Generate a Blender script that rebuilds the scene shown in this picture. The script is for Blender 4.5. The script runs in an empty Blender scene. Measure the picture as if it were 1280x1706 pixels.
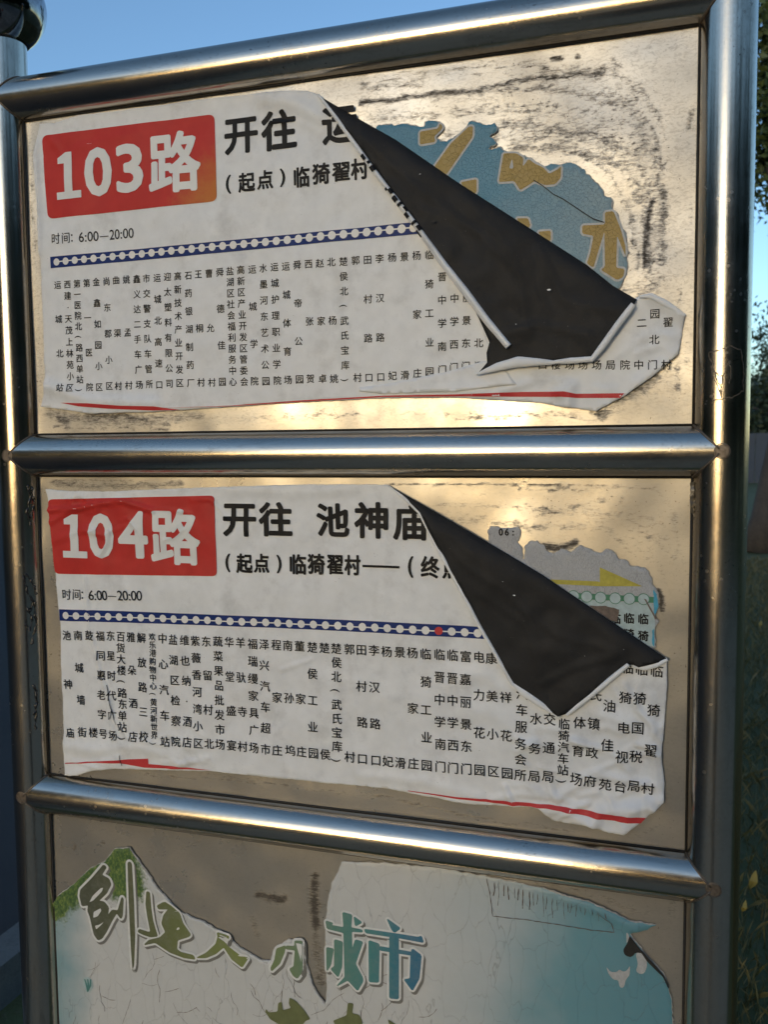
import bpy, bmesh, math, random
import numpy as np
from mathutils import Vector, Matrix
from mathutils.geometry import delaunay_2d_cdt

random.seed(7)
RNG = np.random.RandomState(11)
SC = bpy.context.scene
COL = SC.collection

# ------------------------------------------------------------------ camera
H0 = 1.5                                   # height of the middle rail above the ground
CAM = np.array([0.9376, -1.128, 0.0125 + H0])
PITCH, YAW, ROLL = -0.0768, 0.3069, 0.0097
FOC = 1481.6                               # focal length in units of a 1706 unit tall picture
def _rot():
    cx, sx, cz, sz, cr, sr = (math.cos(PITCH), math.sin(PITCH), math.cos(YAW), math.sin(YAW), math.cos(ROLL), math.sin(ROLL))
    Rx = np.array([[1, 0, 0], [0, cx, -sx], [0, sx, cx]])
    Rz = np.array([[cz, -sz, 0], [sz, cz, 0], [0, 0, 1]])
    Rr = np.array([[cr, 0, sr], [0, 1, 0], [-sr, 0, cr]])
    return Rz @ Rx @ Rr
ROT = _rot()
cd = bpy.data.cameras.new('camera')
cd.sensor_fit = 'VERTICAL'; cd.sensor_height = 24.0; cd.lens = FOC / 1706 * 24.0
cd.clip_start = 0.05; cd.clip_end = 2000
cam = bpy.data.objects.new('camera', cd); COL.objects.link(cam)
cam.matrix_world = Matrix(((ROT[0, 0], ROT[0, 2], -ROT[0, 1], CAM[0]), (ROT[1, 0], ROT[1, 2], -ROT[1, 1], CAM[1]),
                           (ROT[2, 0], ROT[2, 2], -ROT[2, 1], CAM[2]), (0, 0, 0, 1)))
cd.dof.use_dof = True; cd.dof.focus_distance = 1.28; cd.dof.aperture_fstop = 6.0
SC.camera = cam

# ------------------------------------------------------------------ sky and sun (dusk, sun low behind the viewer)
SUN_EL = math.radians(8.0)
SUN_AZ = math.radians(-13.0)               # measured from -Y towards -X
sun_dir = Vector((math.sin(SUN_AZ) * math.cos(SUN_EL), -math.cos(SUN_AZ) * math.cos(SUN_EL), math.sin(SUN_EL)))
world = bpy.data.worlds.new('World'); SC.world = world; world.use_nodes = True
wn = world.node_tree.nodes; wl = world.node_tree.links
for n in list(wn): wn.remove(n)
sky = wn.new('ShaderNodeTexSky'); sky.sky_type = 'NISHITA'; sky.sun_disc = False
sky.sun_elevation = SUN_EL; sky.sun_rotation = math.atan2(sun_dir.x, sun_dir.y)
sky.altitude = 350; sky.air_density = 1.0; sky.dust_density = 0.7; sky.ozone_density = 2.7
bg = wn.new('ShaderNodeBackground'); bg.inputs['Strength'].default_value = 0.13
wo = wn.new('ShaderNodeOutputWorld')
wl.new(sky.outputs[0], bg.inputs[0]); wl.new(bg.outputs[0], wo.inputs[0])
sl = bpy.data.lights.new('sun', 'SUN'); sl.energy = 0.26; sl.angle = math.radians(10); sl.color = (1.0, 0.80, 0.50)
so = bpy.data.objects.new('sun', sl); COL.objects.link(so)
so.rotation_euler = (-sun_dir).to_track_quat('-Z', 'Y').to_euler()
so.location = (0, -20, 8)
SC.view_settings.view_transform = 'Standard'; SC.view_settings.look = 'None'
SC.view_settings.exposure = 1.04; SC.view_settings.gamma = 1.0
SC.view_settings.use_curve_mapping = False
SC.cycles.use_denoising = True
SC.cycles.max_bounces = 8

# ------------------------------------------------------------------ helpers
PY = -0.004                                # plane of the steel panels
WP = 1.0                                   # distance between the post axes
RT = 0.0312                                # tube radius
ZT, Z1, Z2, Z3 = 0.5204 + H0, H0, -0.5245 + H0, -1.045 + H0

def trace(px, py, h=0.0):
    """a point traced on the photograph -> (x, z) on the board, h metres in front of the panel"""
    d = ROT @ np.array([(px - 640) / FOC, 1.0, -(py - 853) / FOC])
    t = (PY - h - CAM[1]) / d[1]
    return CAM[0] + d[0] * t, CAM[2] + d[2] * t
def traces(pts, h=0.0): return np.array([trace(a, b, h) for a, b in pts])
def pxs(px, py):                           # metres per picture unit near a traced point
    a = trace(px, py - 5); b = trace(px, py + 5); return (a[1] - b[1]) / 10
def crop(ox, oy, s, pts): return [(ox + a / s, oy + b / s) for a, b in pts]

TAB = np.random.RandomState(5).rand(4096)
def vnoise(x, y, seed=0):
    xi = np.floor(x).astype(int); yi = np.floor(y).astype(int); fx = x - xi; fy = y - yi
    fx = fx * fx * (3 - 2 * fx); fy = fy * fy * (3 - 2 * fy)
    def g(a, b): return TAB[(a * 73 + b * 1009 + seed * 331 + (a * b) % 17) & 4095]
    return (g(xi, yi) * (1 - fx) + g(xi + 1, yi) * fx) * (1 - fy) + (g(xi, yi + 1) * (1 - fx) + g(xi + 1, yi + 1) * fx) * fy - 0.5
def fbm(x, y, seed=0, o=3):
    r = 0; a = 1
    for i in range(o): r = r + a * vnoise(x * 2 ** i, y * 2 ** i, seed + i); a *= 0.5
    return r
def seg_dist(P, line):
    P = np.asarray(P); best = np.full(len(P), 1e9)
    for a, b in zip(line[:-1], line[1:]):
        ab = b - a; t = np.clip(((P - a) @ ab) / max(ab @ ab, 1e-12), 0, 1)
        best = np.minimum(best, np.hypot(*(P - a - t[:, None] * ab).T))
    return best
def inside(P, poly):
    x, y = P[:, 0], P[:, 1]; c = np.zeros(len(P), bool); j = len(poly) - 1
    for i in range(len(poly)):
        xi, yi = poly[i]; xj, yj = poly[j]
        k = ((yi > y) != (yj > y)) & (x < (xj - xi) * (y - yi) / (yj - yi + 1e-15) + xi); c ^= k; j = i
    return c
def densify(poly, step, closed=True):
    out = []; n = len(poly)
    for i in range(n if closed else n - 1):
        a = np.asarray(poly[i]); b = np.asarray(poly[(i + 1) % n]); k = max(1, int(np.ceil(np.hypot(*(b - a)) / step)))
        for t in range(k): out.append(a + (b - a) * t / k)
    if not closed: out.append(np.asarray(poly[-1]))
    return np.array(out)

def smooth(me):
    me.polygons.foreach_set('use_smooth', [True] * len(me.polygons)); return me
def link(name, me, mats, parent=None):
    o = bpy.data.objects.new(name, me); COL.objects.link(o)
    for m in (mats if isinstance(mats, (list, tuple)) else [mats]): me.materials.append(m)
    if parent: o.parent = parent
    return o
def origin_of(parent):
    l = np.zeros(3); p = parent
    while p: l = l + np.array(p.location); p = p.parent
    return l
def mesh_obj(name, V, F, mats, parent=None, sm=False, mi=None, loc=None):
    V = np.asarray(V, float)
    off = origin_of(parent) if parent else (np.array(loc) if loc is not None else np.zeros(3))
    me = bpy.data.meshes.new(name); me.from_pydata((V - off).tolist(), [], [tuple(int(i) for i in f) for f in F])
    if mi is not None: me.polygons.foreach_set('material_index', mi)
    if sm: smooth(me)
    me.update()
    o = link(name, me, mats, parent)
    if not parent and loc is not None: o.location = loc
    return o
def thing(name, label, cat, loc=(0, 0, 0), group=None):
    o = bpy.data.objects.new(name, None); COL.objects.link(o); o.location = loc; o.empty_display_size = 0.1
    tag(o, label, cat, group); return o
def tag(o, label, cat, group=None):
    o['label'] = label; o['category'] = cat
    if group: o['group'] = group
    return o
def structure(o): o['kind'] = 'structure'; return o

def lift(P, H):                             # board (x,z) + height -> world
    P = np.asarray(P); return np.column_stack([P[:, 0], PY - H, P[:, 1]])

def cdt(poly, pts, holes=()):
    V = [Vector(p) for p in poly]; faces = [list(range(len(poly)))]
    V += [Vector(p) for p in pts]
    r = delaunay_2d_cdt(V, [], faces, 1, 1e-7)
    return np.array([(v.x, v.y) for v in r[0]]), r[2]

def sheet(name, px, hf, mats, parent=None, step=0.004, rag=0.0, skirt=None, raw=False, seed=0, h0=0.0015, two=None, rim=0.0, loc=None):
    """a flat piece of paper cut to a traced outline and draped over the height field hf"""
    if raw: poly = np.array(px)
    else:
        poly = traces(px, h0)
        for _ in range(2): poly = np.array([trace(a, b, h) for (a, b), h in zip(px, hf(poly))])
    B = densify(poly, min(step, 0.0025) if rag else step)
    if rag:
        d = np.roll(B, -1, 0) - np.roll(B, 1, 0); d /= np.maximum(np.hypot(*d.T), 1e-9)[:, None]
        n = np.column_stack([-d[:, 1], d[:, 0]])
        B = B + n * (rag * (2.2 * fbm(B[:, 0] * 130, B[:, 1] * 130, seed + 3, 3)))[:, None]
    lo, hi = B.min(0), B.max(0)
    gx = np.arange(lo[0] + step / 2, hi[0], step); gz = np.arange(lo[1] + step / 2, hi[1], step)
    G = np.array([(x + (step / 2 if k % 2 else 0), z) for k, z in enumerate(gz) for x in gx]) if len(gx) and len(gz) else np.zeros((0, 2))
    if len(G):
        G = G[inside(G, B)]
        if len(G):
            closed = np.vstack([B, B[:1]]); G = G[seg_dist(G, closed) > step * 0.35]
    P, F = cdt(B, G)
    P = np.array(P); F = [f if _area(P, f) > 0 else f[::-1] for f in F]
    Hh = hf(P); V = lift(P, Hh); mi = [0] * len(F)
    if two is not None:
        n = len(V); V = np.vstack([V, lift(P, Hh - two)])
        be = boundary(F); F0 = list(F)
        F = F0 + [tuple(i + n for i in f[::-1]) for f in F0] + [(b, a, a + n, b + n) for a, b in be]
        mi = [0] * len(F0) + [1] * (len(F0) + len(be))
    elif skirt is not None:
        be = boundary(F); n = len(V); idx = {}; ext = []; out = {}
        for a, b in be:
            d_ = P[b] - P[a]; o_ = np.array([d_[1], -d_[0]]); out[a] = out.get(a, 0) + o_; out[b] = out.get(b, 0) + o_
        for a, b in be:
            for q in (a, b):
                if q not in idx:
                    idx[q] = n + len(ext); o_ = np.zeros(2)
                    if rim: o_ = out[q] / max(np.hypot(*out[q]), 1e-9) * rim * max(0.1, 0.7 + 1.6 * float(fbm(P[q:q + 1, 0] * 240, P[q:q + 1, 1] * 240, 77, 2)[0]))
                    ext.append(lift(P[q:q + 1] + o_, np.maximum(Hh[q:q + 1] - skirt, 0.0002))[0])
        V = np.vstack([V, np.array(ext)])
        k = [(b, a, idx[a], idx[b]) for a, b in be]; F = list(F) + k; mi = mi + [1 if rim else 0] * len(k)
    return mesh_obj(name, V, F, mats, parent, True, mi, loc)
def _area(P, f):
    a, b, c = P[f[0]], P[f[1]], P[f[2]]; return (b[0] - a[0]) * (c[1] - a[1]) - (b[1] - a[1]) * (c[0] - a[0])
def boundary(F):
    e = {}
    for f in F:
        for a, b in zip(f, list(f[1:]) + [f[0]]): e[(a, b)] = 1
    return [(a, b) for (a, b) in e if (b, a) not in e]

# ---- lettering
GC = {}
def glyph(ch, off=0.0):
    k = (ch, off)
    if k not in GC:
        if ch == '1':
            v = [(0.06, 0), (0.5, 0), (0.5, .11), (0.345, .11), (0.345, .74), (0.235, .74), (0.09, .66), (0.09, .575), (0.205, .575), (0.205, .11), (0.06, .11)]
            r = delaunay_2d_cdt([Vector(p) for p in v], [], [list(range(len(v)))], 1, 1e-6)
            GC[k] = (np.array([tuple(p) for p in r[0]]), [tuple(f) for f in r[2]])
            return GC[k]
        c = bpy.data.curves.new('g', 'FONT'); c.body = ch; c.resolution_u = 3; c.offset = off; c.size = 1; c.fill_mode = 'FRONT'
        o = bpy.data.objects.new('g', c); COL.objects.link(o)
        e = o.evaluated_get(bpy.context.evaluated_depsgraph_get()); m = e.to_mesh()
        v = np.array([(p.co.x, p.co.y) for p in m.vertices]).reshape(-1, 2); f = [tuple(p.vertices) for p in m.polygons]
        e.to_mesh_clear(); bpy.data.objects.remove(o); bpy.data.curves.remove(c)
        GC[k] = (v, f)
    return GC[k]
def grid_cut(v, f, step):
    bm = bmesh.new(); vs = [bm.verts.new((a, b, 0)) for a, b in v]
    for q in f:
        try: bm.faces.new([vs[i] for i in q])
        except ValueError: pass
    lo, hi = v.min(0), v.max(0)
    for ax in (0, 1):
        for c in np.arange(lo[ax] + step, hi[ax], step):
            co = [0, 0, 0]; no = [0, 0, 0]; co[ax] = c; no[ax] = 1
            bmesh.ops.bisect_plane(bm, geom=bm.verts[:] + bm.edges[:] + bm.faces[:], plane_co=co, plane_no=no, dist=1e-6)
    bm.verts.index_update()
    v = np.array([(q.co.x, q.co.y) for q in bm.verts]); f = [tuple(q.index for q in F.verts) for F in bm.faces]; bm.free()
    return v, f
class Ink:
    """collects glyphs for one printed piece"""
    def __init__(s): s.P = []; s.F = []; s.L = []; s.n = 0
    def add(s, v, f, bold=0.0):
        # strokes are thickened by laying shifted copies a few microns over each other
        m = 10 if bold > 0.0006 else (5 if bold > 0 else 1)
        for j in range(m):
            d = np.zeros(2) if j == 0 else bold * np.array([math.cos(2 * math.pi * j / (m - 1)), math.sin(2 * math.pi * j / (m - 1))])
            s.P.append(v + d); s.L.append(np.full(len(v), 0.000012 * j)); s.F += [tuple(i + s.n for i in q) for q in f]; s.n += len(v)
    def char(s, ch, px, py, size, off=0.012, up=(0, 1), hh=0.0015, rot90=False, xs=1.0):
        v, f = glyph(ch, 0.0)
        v = (v - np.array([0.5 if ord(ch) > 0x2e00 else (v[:, 0].min() + v[:, 0].max()) / 2, 0.38]))
        if rot90: v = np.column_stack([v[:, 1], -v[:, 0]])
        m = size * pxs(px, py) / 0.92; c = np.array(trace(px, py, hh)); up = np.array(up); rt = np.array([up[1], -up[0]])
        s.add(c + (v[:, :1] * xs * rt + v[:, 1:] * up) * m, f, off * m)
    def box(s, ch, x0, x1, yt, yb, off=0.03, hh=0.0015, cut=0.004, shear=0.0):
        v, f = glyph(ch, 0.0); lo, hi = v.min(0), v.max(0)
        cx, cy = (x0 + x1) / 2, (yt + yb) / 2
        a = np.array(trace(x0, cy, hh)); b = np.array(trace(x1, cy, hh)); t = np.array(trace(cx, yt, hh)); d = np.array(trace(cx, yb, hh))
        c = np.array(trace(cx, cy, hh)); w = b[0] - a[0]; h = t[1] - d[1]; bo = off * max(h, 0.6 * w); w -= 2 * bo; h -= 2 * bo
        q = (v - (lo + hi) / 2) / (hi - lo) * np.array([w, h])
        if cut: q, f = grid_cut(q, f, cut)
        s.add(c + q, f, bo)
    def make(s, name, hf, lvl, mat, parent):
        P = np.vstack(s.P); return mesh_obj(name, lift(P, hf(P) + lvl + np.concatenate(s.L)), s.F, mat, parent)

def poly_fill(loops, off=0.0):
    """filled (x,z) outline, grown by off metres (2D curve fill)"""
    c = bpy.data.curves.new('g', 'CURVE'); c.dimensions = '2D'; c.fill_mode = 'FRONT'; c.offset = off * 100
    for L in loops:
        s = c.splines.new('POLY'); s.points.add(len(L) - 1); s.use_cyclic_u = True
        for p, q in zip(s.points, L): p.co = (q[0] * 100, q[1] * 100, 0, 1)
    o = bpy.data.objects.new('g', c); COL.objects.link(o)
    e = o.evaluated_get(bpy.context.evaluated_depsgraph_get()); m = e.to_mesh()
    v = np.array([(p.co.x / 100, p.co.y / 100) for p in m.vertices]).reshape(-1, 2); f = [tuple(p.vertices) for p in m.polygons]
    e.to_mesh_clear(); bpy.data.objects.remove(o); bpy.data.curves.remove(c)
    return v, f
def rounded(L, it=2):
    L = np.asarray(L)
    for _ in range(it):
        n = np.roll(L, -1, 0); q = np.minimum(0.25, 0.0016 / np.maximum(np.hypot(*(n - L).T), 1e-6))[:, None]
        L = np.stack([L * (1 - q) + n * q, L * q + n * (1 - q)], 1).reshape(-1, 2)
    return L

# ---- swept tubes
def frame_path(path):
    path = np.asarray(path, float); T = np.gradient(path, axis=0); T /= np.linalg.norm(T, axis=1)[:, None]
    ref = np.array([0, -1.0, 0]); fr = []
    for t in T:
        u = ref - t * (ref @ t); u /= np.linalg.norm(u); w = np.cross(t, u); fr.append((u, w))
    return path, T, fr
def tube_arrays(path, rad, n=16, cap=True, a0=0.0, a1=2 * math.pi, spiral=0.0, flat=1.0):
    path, T, fr = frame_path(path); rad = np.broadcast_to(rad, len(path))
    full = abs(a1 - a0 - 2 * math.pi) < 1e-6 and spiral == 0; k = n if full else n + 1
    V = []; F = []
    for p, r, (u, w) in zip(path, rad, fr):
        for i in range(k):
            a = a0 + (a1 - a0) * i / n; rr = r * (1 - spiral * i / n); V.append(p + (u * math.cos(a) * flat + w * math.sin(a)) * rr)
    for j in range(len(path) - 1):
        for i in range(n):
            i2 = (i + 1) % k
            F.append((j * k + i, j * k + i2, (j + 1) * k + i2, (j + 1) * k + i))
    if cap and full:
        F.append(tuple(range(k - 1, -1, -1))); F.append(tuple((len(path) - 1) * k + i for i in range(k)))
    return V, F
def tube(name, path, rad, mat, parent, n=16, cap=True, **kw):
    V, F = tube_arrays(path, rad, n, cap, **kw)
    return mesh_obj(name, V, F, mat, parent, True)
def lathe(prof, c, n=40, axis='z'):
    V = []; F = []
    for r, z in prof:
        for i in range(n):
            a = 2 * math.pi * i / n
            V.append((c[0] + r * math.cos(a), c[1] + r * math.sin(a), c[2] + z) if axis == 'z' else (c[0] + r * math.cos(a), c[1] + z, c[2] + r * math.sin(a)))
    for j in range(len(prof) - 1):
        for i in range(n): F.append((j * n + i, j * n + (i + 1) % n, (j + 1) * n + (i + 1) % n, (j + 1) * n + i))
    return V, F

# ------------------------------------------------------------------ materials
class NT:
    def __init__(s, name):
        s.m = bpy.data.materials.new(name); s.m.use_nodes = True; s.t = s.m.node_tree
        s.b = s.t.nodes['Principled BSDF']; s.tc = None
    def n(s, kind, **kw):
        q = s.t.nodes.new(kind)
        for k, v in kw.items():
            if hasattr(q, k): setattr(q, k, v)
            else: q.inputs[k.replace('_', ' ')].default_value = v
        return q
    def l(s, a, b): s.t.links.new(a, b)
    def coord(s, scale=(1, 1, 1), rot=(0, 0, 0)):
        if not s.tc: s.tc = s.n('ShaderNodeTexCoord')
        mp = s.n('ShaderNodeMapping'); mp.inputs['Scale'].default_value = scale; mp.inputs['Rotation'].default_value = rot
        s.l(s.tc.outputs['Object'], mp.inputs[0]); return mp.outputs[0]
    def noise(s, scale, detail=4, rough=0.55, co=None, dist=0.0):
        q = s.n('ShaderNodeTexNoise'); q.inputs['Scale'].default_value = scale; q.inputs['Detail'].default_value = detail
        q.inputs['Roughness'].default_value = rough; q.inputs['Distortion'].default_value = dist
        s.l(co if co is not None else s.coord(), q.inputs['Vector']); return q.outputs['Fac']
    def ramp(s, fac, stops):
        q = s.n('ShaderNodeValToRGB'); e = q.color_ramp.elements
        while len(e) < len(stops): e.new(0.5)
        for a, (p, c) in zip(e, stops): a.position = p; a.color = (c, c, c, 1) if not isinstance(c, (tuple, list)) else (*c, 1)
        s.l(fac, q.inputs[0]); return q.outputs[0]
    def math(s, op, a, b=None):
        q = s.n('ShaderNodeMath', operation=op)
        for i, v in enumerate((a, b)):
            if v is None: continue
            if isinstance(v, (int, float)): q.inputs[i].default_value = v
            else: s.l(v, q.inputs[i])
        return q.outputs[0]
    def mix(s, fac, a, b):
        q = s.n('ShaderNodeMix', data_type='RGBA')
        for i, v in ((0, fac), (6, a), (7, b)):
            if isinstance(v, (int, float)): q.inputs[i].default_value = v
            elif isinstance(v, tuple): q.inputs[i].default_value = (*v, 1)
            else: s.l(v, q.inputs[i])
        return q.outputs[2]
    def attr(s, name):
        q = s.n('ShaderNodeAttribute'); q.attribute_name = name; return q.outputs['Fac']
    def set(s, **kw):
        for k, v in kw.items():
            k = k.replace('_', ' ')
            if isinstance(v, (int, float)): s.b.inputs[k].default_value = v
            elif isinstance(v, tuple): s.b.inputs[k].default_value = (*v, 1)
            else: s.l(v, s.b.inputs[k])
    def bump(s, h, strength=0.2, dist=0.001):
        q = s.n('ShaderNodeBump'); q.inputs['Strength'].default_value = strength; q.inputs['Distance'].default_value = dist
        s.l(h, q.inputs['Height']); s.l(q.outputs[0], s.b.inputs['Normal'])

M = {}
def mat_tube(name, along):
    t = NT(name); sc = {'x': (2.2, 150, 150), 'z': (150, 150, 2.2)}[along]; sc2 = {'x': (9, 60, 60), 'z': (60, 60, 9)}[along]
    brush = t.noise(1.0, 5, 0.65, t.coord(sc)); streak = t.noise(1.0, 6, 0.7, t.coord(sc2), 0.5); blot = t.noise(11, 8, 0.7); fine = t.noise(420, 2, 0.5); grain = t.noise(190, 6, 0.7)
    spots = t.n('ShaderNodeTexVoronoi'); spots.inputs['Scale'].default_value = 95; t.l(t.coord(), spots.inputs['Vector'])
    drop = t.math('MULTIPLY', t.ramp(spots.outputs['Distance'], [(0.10, 1), (0.20, 0.5), (0.24, 0)]), t.ramp(blot, [(0.5, 0), (0.62, 1)]))
    specks = t.ramp(fine, [(0.0, 1), (0.30, 1), (0.325, 0)]); zone = t.ramp(t.noise(9, 3), [(0.46, 0), (0.62, 1)])
    sp = t.math('MULTIPLY', specks, zone)
    grime = t.math('MULTIPLY', t.ramp(t.math('ADD', t.math('MULTIPLY', blot, 0.6), t.math('MULTIPLY', grain, 0.4)), [(0.48, 0), (0.70, 1)]), 0.36)
    base = t.mix(grime, (0.60, 0.535, 0.44), (0.34, 0.29, 0.225))
    base = t.mix(t.math('MULTIPLY', t.ramp(streak, [(0.55, 0), (0.72, 1)]), 0.5), base, (0.30, 0.26, 0.21))
    base = t.mix(t.math('MULTIPLY', drop, 0.35), base, (0.30, 0.27, 0.23)); base = t.mix(sp, base, (0.09, 0.075, 0.06))
    t.set(Metallic=1.0, Base_Color=base)
    r = t.math('ADD', t.math('MULTIPLY', brush, 0.12), t.math('ADD', t.math('MULTIPLY', grime, 0.30), t.math('MULTIPLY', drop, 0.12)))
    t.set(Roughness=t.math('ADD', r, 0.11))
    t.bump(t.math('ADD', t.math('MULTIPLY', brush, 0.8), t.math('ADD', t.math('MULTIPLY', streak, 0.6), t.math('MULTIPLY', blot, 2.0))), 0.12, 0.0012)
    return t.m
M['tube_x'] = mat_tube('steel_tube_horizontal', 'x'); M['tube_z'] = mat_tube('steel_tube_vertical', 'z')
def mat_panel():
    t = NT('stained_steel_sheet')
    warp = t.coord((1, 1, 2.0))
    n1 = t.noise(42, 9, 0.70, warp, 0.8); n2 = t.noise(300, 7, 0.78, t.coord((0.28, 1, 1.5)), 0.5); n3 = t.noise(6, 6, 0.6); n4 = t.noise(120, 8, 0.75, warp, 1.2)
    d = t.attr('dirt'); f = t.attr('film')
    e = t.math('ADD', t.math('MULTIPLY', n1, 0.30), t.math('ADD', t.math('MULTIPLY', n2, 0.42), t.math('MULTIPLY', n4, 0.28)))
    a = t.math('ADD', d, t.math('MULTIPLY', t.math('SUBTRACT', e, 0.5), 3.4))
    dirt = t.math('MULTIPLY', t.ramp(a, [(0.38, 0), (0.55, 0.25), (0.95, 1)]), t.ramp(d, [(0.05, 0), (0.25, 1)]))
    faint = t.math('MULTIPLY', t.ramp(n4, [(0.48, 0), (0.66, 1)]), t.math('ADD', 0.28, t.math('MULTIPLY', f, 0.42)))
    spk = t.math('MULTIPLY', t.ramp(t.noise(330, 2, 0.5), [(0.0, 1), (0.27, 1), (0.30, 0)]), t.ramp(n3, [(0.45, 0), (0.6, 1)]))
    base = t.mix(t.ramp(n3, [(0.35, 0), (0.65, 1)]), (0.56, 0.52, 0.445), (0.43, 0.395, 0.335))
    base = t.mix(t.math('MULTIPLY', f, 0.75), base, (0.70, 0.665, 0.60))
    base = t.mix(faint, base, (0.32, 0.285, 0.24))
    base = t.mix(t.math('MULTIPLY', spk, 0.8), base, (0.12, 0.10, 0.08))
    base = t.mix(t.math('MULTIPLY', dirt, 0.9), base, (0.055, 0.045, 0.036))
    t.set(Base_Color=base, Metallic=t.math('SUBTRACT', 0.68, t.math('MULTIPLY', dirt, 0.15)), Specular_IOR_Level=0.3)
    t.set(Roughness=t.math('ADD', t.math('ADD', 0.25, t.math('MULTIPLY', f, 0.10)), t.math('ADD', t.math('MULTIPLY', t.ramp(n3, [(0.38, 0), (0.62, 1)]), 0.16), t.math('MULTIPLY', dirt, 0.35))))
    t.bump(t.math('ADD', t.math('MULTIPLY', n4, 0.6), t.math('ADD', t.math('MULTIPLY', n2, 0.3), t.math('MULTIPLY', dirt, 0.5))), 0.10, 0.0006)
    return t.m
M['panel'] = mat_panel()
def flat(name, col, rough=0.5, var=0.12, scale=60, bump=0.0, dirt=0.0, bscale=900, spec=0.5):
    t = NT(name); n = t.noise(scale, 5, 0.6)
    dark = tuple(c * (1 - var) for c in col); lite = tuple(min(1, c * (1 + var * 0.5)) for c in col)
    c = t.mix(t.ramp(n, [(0.3, 0), (0.7, 1)]), dark, lite)
    if dirt:
        z = t.math('MULTIPLY', t.ramp(t.noise(scale * 0.35, 6, 0.7), [(0.52, 0), (0.75, 1)]), dirt)
        c = t.mix(z, c, tuple(x * 0.45 for x in (0.50, 0.46, 0.40)))
        sp = t.math('MULTIPLY', t.ramp(t.noise(500, 2, 0.5), [(0, 1), (0.235, 1), (0.26, 0)]), t.ramp(t.noise(20, 3), [(0.45, 0), (0.6, 1)]))
        c = t.mix(t.math('MULTIPLY', sp, 0.8), c, (0.16, 0.12, 0.10))
    t.set(Base_Color=c, Roughness=rough, Specular_IOR_Level=spec)
    if bump: t.bump(t.noise(bscale, 3, 0.6), bump, 0.0005)
    return t.m
M['paper'] = flat('vinyl_paper', (0.84, 0.85, 0.84), 0.45, 0.07, 40, 0.14, 0.32, spec=0.3)
M['back_plain'] = flat('black_vinyl_plain', (0.019, 0.019, 0.019), 0.6, 0.5, 45, 0.2, 0.0, 300, 0.22)
t = NT('black_vinyl_back'); dust = t.math('MULTIPLY', t.ramp(t.noise(22, 8, 0.72, t.coord((1, 1, 1), (0, 0.6, 0)), 1.0), [(0.45, 0), (0.72, 1)]), t.ramp(t.noise(160, 5, 0.7), [(0.35, 0.2), (0.65, 1)]))
spk = t.math('MULTIPLY', t.ramp(t.noise(420, 2, 0.5), [(0, 1), (0.24, 1), (0.265, 0)]), t.ramp(t.noise(14, 3), [(0.45, 0), (0.6, 1)]))
t.set(Base_Color=t.mix(t.math('MULTIPLY', spk, 0.7), t.mix(t.math('MULTIPLY', dust, 0.8), (0.017, 0.017, 0.0175), (0.042, 0.040, 0.036)), (0.16, 0.15, 0.13)), Roughness=t.math('ADD', 0.58, t.math('MULTIPLY', dust, 0.35)), Specular_IOR_Level=0.24)
t.bump(t.math('ADD', t.noise(40, 6, 0.6), t.math('MULTIPLY', t.noise(400, 3), 0.2)), 0.3, 0.0018); M['back'] = t.m
M['red'] = flat('red_print', (0.58, 0.045, 0.037), 0.45, 0.12, 30, 0.08, spec=0.15)
t = NT('red_print_fading_to_orange'); vm = t.n('ShaderNodeVectorMath', operation='DISTANCE'); t.l(t.n('ShaderNodeNewGeometry').outputs['Position'], vm.inputs[0])
bx_, bz_ = trace(366, 338); vm.inputs[1].default_value = (bx_, PY, bz_)
fd = t.ramp(t.math('ADD', t.math('MULTIPLY', vm.outputs['Value'], 10.0), t.math('MULTIPLY', t.math('SUBTRACT', t.noise(70, 6, 0.7), 0.5), 0.7)), [(0.18, 1), (0.78, 0)])
t.set(Base_Color=t.mix(fd, t.mix(t.ramp(t.noise(30, 4), [(0.3, 0), (0.7, 1)]), (0.54, 0.04, 0.034), (0.60, 0.05, 0.04)), (0.58, 0.19, 0.045)), Roughness=0.45, Specular_IOR_Level=0.15); M['red_fade'] = t.m
M['orange'] = flat('faded_orange_print', (0.62, 0.22, 0.06), 0.45, 0.35, 90)
M['navy'] = flat('navy_print', (0.012, 0.035, 0.17), 0.45, 0.15, 30, spec=0.15)
M['black'] = flat('black_print', (0.014, 0.014, 0.015), 0.5, 0.2, spec=0.15)
M['white'] = flat('white_print', (0.80, 0.80, 0.77), 0.42, 0.04)
M['crimson'] = flat('crimson_print', (0.60, 0.06, 0.06), 0.42, 0.08, spec=0.15)
M['grime'] = flat('dark_grime', (0.022, 0.02, 0.017), 0.7, 0.3, 200)
M['weld'] = flat('oxidised_weld', (0.20, 0.165, 0.13), 0.5, 0.4, 300, 0.4, 0, 700)
M['weld'].node_tree.nodes['Principled BSDF'].inputs['Metallic'].default_value = 0.7
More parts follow.
